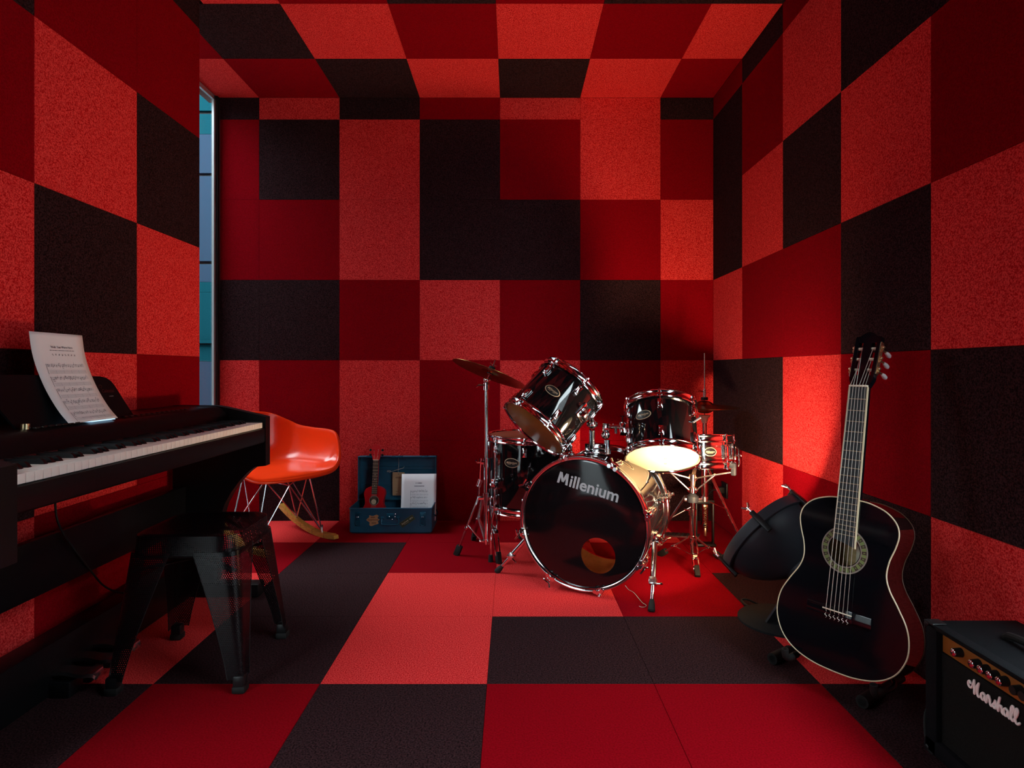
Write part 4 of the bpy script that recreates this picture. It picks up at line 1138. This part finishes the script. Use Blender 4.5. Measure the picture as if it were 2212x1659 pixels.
# hi-hat
HB = V((1.030, 3.27, 0)); HZ = .742
cymbal('hi_hat_cymbal', 'upper bronze hi-hat cymbal of the pair on the thin rod behind the snare', HB+V((0,0,HZ+.033)), (.02,-.03,1), .182, .045, .030, group='hi-hat cymbals')
cymbal('hi_hat_cymbal', 'lower upturned bronze hi-hat cymbal of the pair behind the snare', HB+V((0,0,HZ-.035)), (.0,.0,1), .182, .045, .030, group='hi-hat cymbals', flip=True)
def hi_hat_stand():
    t = thing('hi_hat_stand', 'chrome hi-hat stand with black pedal behind the snare drum', 'cymbal stand', HB)
    G().cyl((0,0,.25),(0,0,.66),.0115,seg=16).cyl((0,0,.12),(0,0,.28),.006,seg=12).build('tube', M_CHROME, t)
    G().cyl((0,0,.60),(0,0,1.03),.0032,seg=8).build('pull_rod', M_CHROME2, t)
    G().lathe([(.010,.62),(.011,.655),(.017,.668),(.018,.682),(.028,.690),(.030,.698),(.006,.699)],20).build('cymbal_seat', M_BONE, t)
    G().cyl((0,0,HZ+.036),(0,0,HZ+.052),.018,seg=16).build('felt_washer', M_BLACKM, t)
    G().cyl((0,0,HZ+.052),(0,0,HZ+.095),.0075,seg=12).tube([(0,0,HZ+.082),(-.022,-.004,HZ+.086),(-.034,-.004,HZ+.084)],.004,8).build('clutch', M_CHROME, t)
    G().cyl((0,0,.238),(0,0,.262),.020,seg=16).box((-.11,-.012,.238),(0,.004,.256), ch=.003).build('leg_hub', M_CHROME2, t)
    G().cyl((0,0,.40),(0,0,.43),.017,seg=14).build('leg_collar', M_CHROME, t)
    for foot, tp, flat in (((.185,-.10,0),(.016,-.004,.415),False), ((-.22,.13,0),(-.105,-.002,.262),True), ((.10,.30,0),(.006,.016,.415),False)):
        lg = double_leg(t, tp, foot, flat=flat)
        G().tube([V(tp).lerp(V(foot),.5), (0,0,.245)], .003, 6).build('leg_brace', M_CHROME, lg)
    # pedal: side frame, spring, footboard, base
    G().box((-.050,-.012,.005),(-.040,.012,.245), ch=.003).box((.040,-.012,.005),(.050,.012,.245), ch=.003).box((-.050,-.014,.225),(.050,.014,.245), ch=.003).box((-.055,-.03,0),(.055,.03,.014), ch=.004).build('pedal_frame', M_BLACK, t)
    pts = [(.009*math.cos(k*.7), .009*math.sin(k*.7)-.012, .10+.0013*k) for k in range(80)]
    G().tube(pts, .002, 5).box((-.006,-.022,.055),(.006,-.004,.10), ch=.003).box((-.012,-.022,.205),(.012,-.004,.222), ch=.003).build('spring', M_BRASS, t)
    A = V((-.02,.02,.045)); B = V((-.29,.14,.028)); d = (B-A).normalized(); w = d.cross(V((0,0,1))).normalized(); u = w.cross(d)
    Mx = place(A, Matrix((w, u*1, d)).transposed()); L = (B-A).length
    fb = G(Mx).prism([(-.035,-.004),(.035,-.004),(.035,.004),(-.035,.004)], 0, L).build('footboard', M_CHROME2, t)
    g = G(Mx)
    for k in range(9): g.box((-.028,.004,L*(.12+.085*k)),(.028,.0075,L*(.12+.085*k)+.008), ch=.002)
    g.build('tread', M_RUBBER, fb)
    G(Mx).box((-.040,-.025,L*.94),(.040,.003,L*1.06), ch=.005).build('heel_plate', M_BLACK, t)
    G().box((-.02,.0,0),(.02,.02,.012)).build('base_link', M_BLACK, t)
hi_hat_stand()

# loose thread by the bass drum
thread = G().tube(catmull([(.462,2.495,.060),(.475,2.49,.045),(.492,2.47,.040),(.510,2.46,.020),(.525,2.455,.004),(.535,2.44,.0016),(.528,2.42,.0016),(.512,2.418,.0016),(.505,2.428,.0016)],6), .0010, 6).build('loose_thread', M_TWINE, None, loc=(.505,2.428,0))
tag(thread, 'thin pale thread trailing onto the red carpet beside the bass drum', 'thread')

# ================================================================== dome floor lamp
def dome_lamp():
    t = thing('dome_floor_lamp', 'graphite dome spotlight lamp on a round base between drums and guitar', 'lamp', (1.0, 2.285, 0))
    M = off(t); F = place(LAMP_C, frame_z(LAMP_A)); r = .188
    n = 10
    shape = [(p.x, p.y) for p in catmull([(.178,-.034,0),(.174,-.055,0),(.160,-.085,0),(.136,-.115,0),(.104,-.143,0),(.070,-.165,0),(.040,-.178,0),(.0001,-.183,0)], 3)]
    outer = shape
    inner = [(max(a-.007,.0001), b+.007) for a, b in reversed(shape)] + [(r-.016,-.004)]
    G(M).lathe(outer, 72, M=F).build('dome', M_LAMP, t, angle=60)
    G(M).lathe(inner, 72, M=F).build('reflector', M_LAMPIN, t, angle=60)
    G(M).lathe([(r-.016,-.004),(r-.012,0),(r+.004,0),(r+.006,-.003),(r+.006,-.036),(r+.003,-.038),(r-.012,-.036)], 80, M=F).build('rim_band', M_LAMP, t, angle=40)
    bulb = G(M).sphere((0,0,-.10), .030, 16, M=F).build('bulb', M_BULB, t)
    G(M).cyl((0,0,-.165),(0,0,-.125), .018, seg=16, M=F).build('lamp_socket', M_BLACK, t)
    # clamps with wing screws round the rim
    def proj(p): return (1106+p.x/p.y*1320, 799+(CAMH-p.z)/p.y*1320)
    for px, py in ((1620,1100),(1570,1216),(1722,1072)):
        best = min((k for k in range(360)), key=lambda k: (lambda q: (q[0]-px)**2+(q[1]-py)**2)(proj(F @ V((r*math.cos(R(k)), r*math.sin(R(k)), -.02)))))
        C = F @ Matrix.Rotation(R(best), 4, 'Z')
        c = G(M).box((r+.002,-.010,-.075),(r+.014,.010,.016), M=C, ch=.003).box((r-.012,-.008,.004),(r+.012,.008,.014), M=C, ch=.002).build('clamp', M_BLACK, t)
        G(M).cyl((r+.008,0,.010),(r+.010,0,.036), .0045, seg=10, M=C).tube([(r+.004,-.014,.048),(r+.010,-.004,.032),(r+.010,.004,.032),(r+.004,.014,.048)], .0045, 8, M=C).build('wing_screw', M_CHROME2, c)
    # neck, joint, stem and base
    ap = F @ V((0,0,-.165)); J = F @ V((0,0,-.215))
    J = V((1.032, 2.165, .215))
    G(M).tube([F @ V((0,0,-.150)), ap, ap.lerp(J,.6), J], [.072,.066,.045,.030], 24).build('neck', M_LAMP, t)
    G(M).cyl(J+V((-.026,-.026,0)), J+V((.026,.026,0)), .020, seg=20).cyl(J+V((-.036,-.036,0)), J+V((-.024,-.024,0)), .013, seg=16).build('joint', M_LAMP, t)
    B = V((.962, 2.262, .008)); d = (J-B).normalized(); w = V((.94,.34,0)).normalized(); w = (w - d*w.dot(d)).normalized()
    G(M).prism([(-.030,-.004),(.030,-.004),(.030,.004),(-.030,.004)], 0, (J-B).length, M=place(B, Matrix((w, d.cross(w), d)).transposed())).build('stem', M_LAMP, t, smooth=False)
    G(M).lathe([(.0001,.010),(.148,.010),(.152,.007),(.152,0),(.0001,0)], 64, M=Matrix.Translation((1.005,2.285,0))).build('base', M_LAMPBASE, t, angle=40)
    G(M).tube(catmull([(.985,2.44,.004),(.945,2.455,.018),(.925,2.46,.014),(.93,2.43,.006),(.95,2.405,.004),(.985,2.39,.004)],6), .004, 8).build('cord', M_RUBBER, t)
dome_lamp()

# ================================================================== black classical guitar on its stand
GB = V((.909, 1.73, .087)); GT = V((1.056, 1.83, 1.06))
GU = (GT-GB).normalized(); GN = V((-.825,-.565,0)); GN = (GN - GU*GN.dot(GU)).normalized(); GX = GU.cross(GN)
def guitar():
    t = thing('acoustic_guitar', 'black classical guitar with cream binding leaning upright by the right wall', 'guitar', M=place(GB, Matrix((GX, GU, GN)).transposed()))
    out = guitar_outline([(0,0),(.003,.055),(.018,.112),(.048,.155),(.09,.179),(.13,.185),(.175,.177),(.22,.153),(.26,.128),(.295,.117),(.335,.121),(.375,.134),(.41,.140),(.44,.131),(.466,.103),(.481,.062),(.485,.03),(.486,0)], 5)
    n = len(out); DP = .095
    hc, hr = .338, .0435
    # top with the sound hole: bridge the outline to the hole
    m = 96
    ang = lambda p: math.atan2(p[1]-hc, p[0])
    def ray(a):                     # outline point seen from the hole centre at angle a
        best = None
        d = (math.cos(a), math.sin(a))
        for i in range(n):
            p, q = out[i], out[(i+1)%n]; ex, ey = q[0]-p[0], q[1]-p[1]; den = d[0]*ey-d[1]*ex
            if abs(den) < 1e-12: continue
            s = ((p[0])*ey-(p[1]-hc)*ex)/den; u = ((p[0])*d[1]-(p[1]-hc)*d[0])/den
            if s > 0 and -1e-6 <= u <= 1+1e-6 and (best is None or s < best): best = s
        return (best*d[0], hc+best*d[1])
    # angles: even steps near, denser towards the lower bout through outline vertices
    angs = sorted([ang(p) for p in out])
    rim = [ray(a) for a in angs]; m = len(angs)
    vs = [(x,y,0) for x, y in rim] + [(hr*math.cos(a), hc+hr*math.sin(a), 0) for a in angs] + [(hr*math.cos(a), hc+hr*math.sin(a), -.003) for a in angs]
    fs = [(i,(i+1)%m,m+(i+1)%m,m+i) for i in range(m)] + [(m+i,m+(i+1)%m,2*m+(i+1)%m,2*m+i) for i in range(m)]
    top = G().add(vs, fs).build('soundboard', M_GUITAR, t, smooth=False)
    vs = [(x,y,0) for x,y in out] + [(x,y,-DP) for x,y in out]
    G().add(vs, [(i,n+i,n+(i+1)%n,(i+1)%n) for i in range(n)]).build('side', M_GUITARSIDE, t, angle=60)
    G().add([(x*.975,.006+y*.976,-.004) for x,y in out] + [(x*.975,.006+y*.976,-DP+.004) for x,y in out], [(i,n+i,n+(i+1)%n,(i+1)%n) for i in range(n)]).build('inside_lining', M_WOODIN, t, angle=60)
    G().add([(x,y,-DP) for x,y in out], [tuple(reversed(range(n)))]).build('back', M_GUITAR, t, smooth=False)
    G().add([(x*.97,.004+y*.985,-DP+.004) for x,y in out], [tuple(range(n))]).build('inside_back', M_WOODIN, t, smooth=False)
    G(Matrix.Translation((.022,hc-.012,-DP+.006))).box((-.030,-.030,0),(.030,.038,.0006)).build('maker_label', M_LABEL, t, smooth=False)
    G().tube([(x,y,-.0008) for x,y in out], .0021, 6, closed=True).build('front_binding', M_CREAM, t)
    G().tube([(x,y,-DP+.0008) for x,y in out], .0013, 6, closed=True).build('back_binding', M_TANINK, t)
    # rosette: rings and mosaic
    Rm = Matrix.Translation((0,hc,.0005))
    ro = G(Rm).lathe([(hr+.002,0),(hr+.0055,0)],72).lathe([(hr+.0185,0),(hr+.0225,0)],72).build('rosette', M_ROSGREY, top, smooth=False)
    g1, g2 = G(Rm), G(Rm); ns = 40
    for k in range(ns):
        a0, a1 = 2*PI*k/ns, 2*PI*(k+1)/ns
        q = [(hr+.0058,a0),(hr+.0182,a0),(hr+.0182,a1),(hr+.0058,a1)]
        (g1 if k % 2 else g2).add([(rr*math.cos(a), rr*math.sin(a), .0001) for rr, a in q], [(0,1,2,3)])
        if k % 2 == 0:
            am = (a0+a1)/2; g1.add([((hr+.0120+d[0])*math.cos(am+d[1]), (hr+.0120+d[0])*math.sin(am+d[1]), .0003) for d in ((-.004,0),(0,.035),(.004,0),(0,-.035))], [(0,3,2,1)])
    g1.build('mosaic', M_GREEN, ro, smooth=False); g2.build('mosaic', M_ROSDARK, ro, smooth=False)
    # neck, fingerboard, frets, nut
    SAD, NUT = .165, .815
    nk = G().add([(-.026,.47,-.022),(.026,.47,-.022),(.026,.47,.001),(-.026,.47,.001),(-.0245,NUT,-.018),(.0245,NUT,-.018),(.0245,NUT,.001),(-.0245,NUT,.001)],
                 [(0,1,5,4),(1,2,6,5),(2,3,7,6),(3,0,4,7),(4,5,6,7),(0,3,2,1)]).box((-.024,.455,-.085),(.024,.49,-.005), ch=.008).build('neck', M_GUITAR, t)
    fw = lambda y: .026 + (.0305-.026)*(NUT-y)/(NUT-.37)
    e0 = .372
    fb = G().add([(-fw(e0),e0-.006,.001),(fw(e0),e0-.022,.001),(fw(e0),e0-.022,.0065),(-fw(e0),e0-.006,.0065),(-fw(NUT),NUT,.001),(fw(NUT),NUT,.001),(fw(NUT),NUT,.0065),(-fw(NUT),NUT,.0065)],
                 [(0,1,5,4),(1,2,6,5),(2,3,7,6),(3,0,4,7),(4,5,6,7),(0,3,2,1)]).build('fingerboard', M_FRETB, t, smooth=False)
    for s in (-1, 1):
        a, b = fw(e0)*s, fw(NUT)*s; ye = e0-.006 if s < 0 else e0-.024
        G().add([(a-.0014*s,ye,.0006),(a+.0016*s,ye,.0006),(a+.0016*s,ye,.0069),(a-.0014*s,ye,.0069),(b-.0014*s,NUT,.0006),(b+.0016*s,NUT,.0006),(b+.0016*s,NUT,.0069),(b-.0014*s,NUT,.0069)],
                [(0,1,5,4),(1,2,6,5),(2,3,7,6),(3,0,4,7),(4,5,6,7),(0,3,2,1)]).build('fingerboard_binding', M_CREAM, fb, smooth=False)
    for k in range(1, 20):
        y = SAD + (NUT-SAD)*2**(-k/12)
        if y < e0-.005: break
        G().box((-fw(y)+.001,y-.0009,.0064),(fw(y)-.001,y+.0009,.0076)).build('fret', M_BRASS, fb, smooth=False)
    G().box((-.0262,NUT,.001),(.0262,NUT+.0055,.0095), ch=.0008).build('nut', M_BONE, nk)
    # slotted headstock, tipped back
    H = Matrix.Translation((0,NUT+.004,0)) @ Matrix.Rotation(R(-11),4,'X')
    zt, zb = .0, -.019
    hs = G(H)
    lo = [(-.0255,0),(.0255,0),(.034,.022),(.0345,.034),(-.0345,.034),(-.034,.022)]
    hi = [(-.0365,.138),(.0365,.138),(.0372,.152),(.036,.158),(.024,.160),(.012,.170),(0,.1745),(-.012,.170),(-.024,.160),(-.036,.158),(-.0372,.152)]
    hs.prism(lo, zb, zt).prism(hi, zb, zt)
    hs.prism([(-.0345,.034),(-.025,.034),(-.0262,.138),(-.0365,.138)], zb, zt).prism([(.025,.034),(.0345,.034),(.0365,.138),(.0262,.138)], zb, zt).prism([(-.0105,.034),(.0105,.034),(.0115,.138),(-.0115,.138)], zb, zt)
    hd = hs.build('headstock', M_GUITAR, t, angle=30)
    for s in (-1, 1):
        x = .0355*s
        G(H).box((x-.0012,.040,-.018),(x+.0018*s+.0012,.142,-.003), ch=.0008).build('tuner_plate', M_BRASS, hd)
        for y in (.054, .088, .122):
            p = G(H).cyl((.0105*s,y,-.009),(.0262*s,y,-.009),.0046,seg=12).build('tuner_roller', M_BONE, hd)
            g = G(H).sphere((x+.005*s,y+.004,-.010),.0062,10).cyl((x+.002*s,y-.006,-.010),(x+.008*s,y-.006,-.010),.005,seg=10).cyl((x+.006*s,y-.006,-.006),(x+.010*s,y-.007,-.026),.0028,seg=8)
            g.build('worm_gear', M_BRASS, p)
            G(H).tube([(x+.009*s,y-.007,-.023),(x+.011*s,y-.009,-.030),(x+.012*s,y-.012,-.040),(x+.012*s,y-.014,-.045)],[.004,.0062,.0068,.004],10).build('tuner_button', M_PEARL, p)
    # bridge and strings
    br = G().box((-.092,SAD-.020,0),(.092,SAD+.010,.0055), ch=.002).box((-.043,SAD-.022,0),(.043,SAD+.012,.0092), ch=.003).build('bridge', M_GUITAR, t)
    G().box((-.041,SAD-.0015,.008),(.041,SAD+.0015,.0125), ch=.0006).build('saddle', M_BONE, br)
    rr = [.00075,.00065,.0006,.0006,.0005,.00045]
    for k in range(6):
        xs = -.030 + .012*k; xn = -.0215+.0086*k
        s = -1 if k < 3 else 1; y = (.054,.088,.122)[k] if k < 3 else (.122,.088,.054)[k-3]
        endp = H @ V((.0175*s + .002*(k%3-1), y, -.005))
        g = G().tube([(xs,SAD-.012,.0068),(xs,SAD,.0128),(xn,NUT+.003,.0102),tuple(endp)], rr[k]*1.25, 6)
        g.tube(catmull([(xs,SAD-.012,.0085),(xs-.003,SAD-.017,.0105),(xs+.003,SAD-.021,.010),(xs-.001,SAD-.026,.008)],4), .0008, 5)
        g.build('string', M_STRINGG, t)
guitar()

def guitar_stand():
    F1, F2 = V((.830,1.950,.018)), V((.972,1.697,.018))
    n = V((-.825,-.565,0)); u = V((.565,-.825,0))
    B1, B2 = F1 - n*.235, F2 - n*.235
    t = thing('guitar_stand', 'black tubular guitar stand with foam sleeves under the guitar', 'guitar stand', (((F1+F2)/2).x, ((F1+F2)/2).y, 0))
    M = off(t)
    for F, B in ((F1,B1),(F2,B2)):
        a = G(M).cyl(F, B, .012, seg=16).build('foot_tube', M_BLACK, t)
        G(M).cyl(F, F + (B-F)*.42, .0175, seg=18).build('foam_sleeve', M_RUBBER, a)
    C = (B1+B2)/2 + V((0,0,.0))
    G(M).cyl(B1, B2, .011, seg=14).build('rear_bar', M_BLACK, t)
    G(M).tube([C, C+V((0,0,.30))], .011, 14).build('upright', M_BLACK, t)
    G(M).box((-.03,-.012,.28),(.03,.012,.31), M=place(C, Matrix((u, n, V((0,0,1)))).transposed()), ch=.005).build('back_rest', M_RUBBER, t)
    for s in (-1, 1):
        base = GB + u*.125*s
        zc = .0
        yb = .087 + .018
        p0 = C + V((0,0,.095)); p1 = base - n*.10 ; p1.z = .080+.008; p2 = base + n*.012; p2.z = .070+.01; p3 = base + n*.030; p3.z = .090; p4 = base + n*.034; p4.z = .112
        p1 = base*1 - n*.085; p1.z = .079
        arm = G(M).tube(catmull([p0, p0.lerp(p1,.6), p1, p2, p3, p4], 5), .0065, 10).build('cradle_arm', M_BLACK, t)
        G(M).tube(catmull([p1.lerp(p2,.6), p2, p3, p4], 5), .0100, 12).build('foam_sleeve', M_RUBBER, arm)
guitar_stand()

# ================================================================== small guitar amplifier
def amplifier():
    X0, X1, Y0, Y1, Z1 = 1.012, 1.236, 1.115, 1.498, .328
    t = thing('guitar_amplifier', 'small black guitar amplifier with brown control panel at the right corner', 'amplifier', ((X0+X1)/2, (Y0+Y1)/2, 0))
    M = off(t)
    # cabinet: back box plus a frame standing proud of the recessed front
    c = G(M).box((X0+.022,Y0,.014),(X1,Y1,Z1), ch=.006).box((X0,Y1-.040,.014),(X0+.03,Y1,Z1), ch=.005).box((X0,Y0,.014),(X0+.03,Y0+.040,Z1), ch=.005).box((X0,Y0,Z1-.012),(X0+.03,Y1,Z1), ch=.004).box((X0,Y0,.014),(X0+.03,Y1,.052), ch=.005)
    c.build('cabinet', M_AMPVINYL, t)
    G(M).box((X0+.014,Y0+.038,.050),(X0+.024,Y1-.038,.266)).build('grille_cloth', M_GRILLE, t, smooth=False)
    pn = G(M).box((X0+.016,Y0+.038,.268),(X0+.024,Y1-.038,Z1-.011), ch=.001).build('control_panel', M_AMPGOLD, t)
    for y, chrome in ((1.399,1),(1.345,1),(1.320,1),(1.295,1),(1.270,1),(1.234,0),(1.212,0),(1.190,0)):
        g = G(M).cyl((X0+.016,y,.293),(X0-.002,y,.293),.0105,.0090,seg=20)
        k = g.build('knob', M_RUBBER, pn, label='black knob with a bright metal cap' if chrome else None)
        if chrome: G(M).sphere((X0-.002,y,.293),.0088,16,sc=(.38,1,1)).build('knob_cap', M_CHROME, k)
    # corners, handle, feet
    for y in (Y0, Y1):
        for z in (.014, Z1):
            sy = 1 if y == Y0 else -1; sz = 1 if z < .1 else -1
            g = G(M).box((X0-.002,y-.002*sy,z-.002*sz),(X0+.034,y+.030*sy,z+.004*sz), ch=.003).box((X0-.002,y-.002*sy,z-.002*sz),(X0+.034,y+.004*sy,z+.030*sz), ch=.003).sphere((X0+.006,y+.006*sy,z+.006*sz),.0095,12)
            cr = g.build('corner_cap', M_BLACK, t)
            G(M).sphere((X0+.020,y-.0022*sy,z+.020*sz),.0035,8,sc=(1,.5,1)).build('screw', M_CHROME2, cr)
    G(M).tube(catmull([(1.124,1.22,Z1+.002),(1.124,1.24,Z1+.012),(1.124,1.306,Z1+.017),(1.124,1.372,Z1+.012),(1.124,1.392,Z1+.002)],6), .009, 10).build('carry_handle', M_RUBBER, t)
    for x in (X0+.03, X1-.03):
        for y in (Y0+.03, Y1-.03): G(M).cyl((x,y,0),(x,y,.016),.012,.014,seg=14).build('rubber_foot', M_RUBBER, t)
    # script logo: one raised stroke
    S = []
    a_ = lambda x: [(x+.75,.88),(x+.45,1.02),(x+.12,.62),(x+.25,.12),(x+.6,.18),(x+.82,.92),(x+.82,.32),(x+1.02,.05)]
    S.append([(.50,1.22),(.28,1.42),(.05,1.18),(.08,.80),(.42,.58),(.80,.90),(1.15,1.95)])
    S.append([(1.15,1.95),(1.18,1.25),(1.18,.10)])
    S.append([(1.18,.10),(1.45,.95),(1.98,1.92)])
    S.append([(1.98,1.92),(1.80,1.2),(1.74,.45),(1.92,.06),(2.25,.28)])
    S.append(a_(2.28))
    S.append([(3.30,.05),(3.55,.60),(3.58,1.10),(3.80,1.15),(3.85,.88)]); S.append([(3.80,.95),(3.98,.78),(3.98,.30),(4.18,.04),(4.40,.22)])
    S.append([(4.40,.22),(4.78,.85),(4.86,1.08),(4.98,.62),(4.98,.20),(4.72,.06),(4.48,.24)])
    S.append([(4.95,.12),(5.30,.75),(5.62,1.92)]); S.append([(5.62,1.92),(5.42,.95),(5.36,.04)]); S.append([(5.36,.04),(5.55,.72),(5.85,.92),(5.98,.60),(5.98,.22),(6.18,.05)])
    S.append(a_(6.16))
    S.append([(7.18,.05),(7.62,.9),(7.85,1.65),(7.72,1.95),(7.48,1.55),(7.44,.45),(7.66,.05),(7.9,.16)])
    S.append([(7.80,.10),(8.28,.9),(8.52,1.65),(8.38,1.95),(8.14,1.55),(8.10,.45),(8.34,.05),(8.62,.12),(8.80,.34)])
    g = G(M); k = .0158
    for s in S:
        pts = catmull([(x, y, 0) for x, y in s], 6)
        g.tube([(X0+.010, 1.369-p.x*k, .2230+p.y*k) for p in pts], .0026, 8)
        for e in (pts[0], pts[-1]): g.sphere((X0+.010, 1.369-e.x*k, .2230+e.y*k), .0026, 8)
    g.build('script_logo', M_LOGO, t, label='raised white script lettering')
    G(M).tube(catmull([(1.225,1.5,.12),(1.20,1.53,.10),(1.10,1.56,.11),(1.055,1.555,.075),(1.035,1.53,.03),(1.03,1.505,.006),(1.05,1.46,.004)],8), .0032, 8).build('cord', M_RUBBER, t)
amplifier()
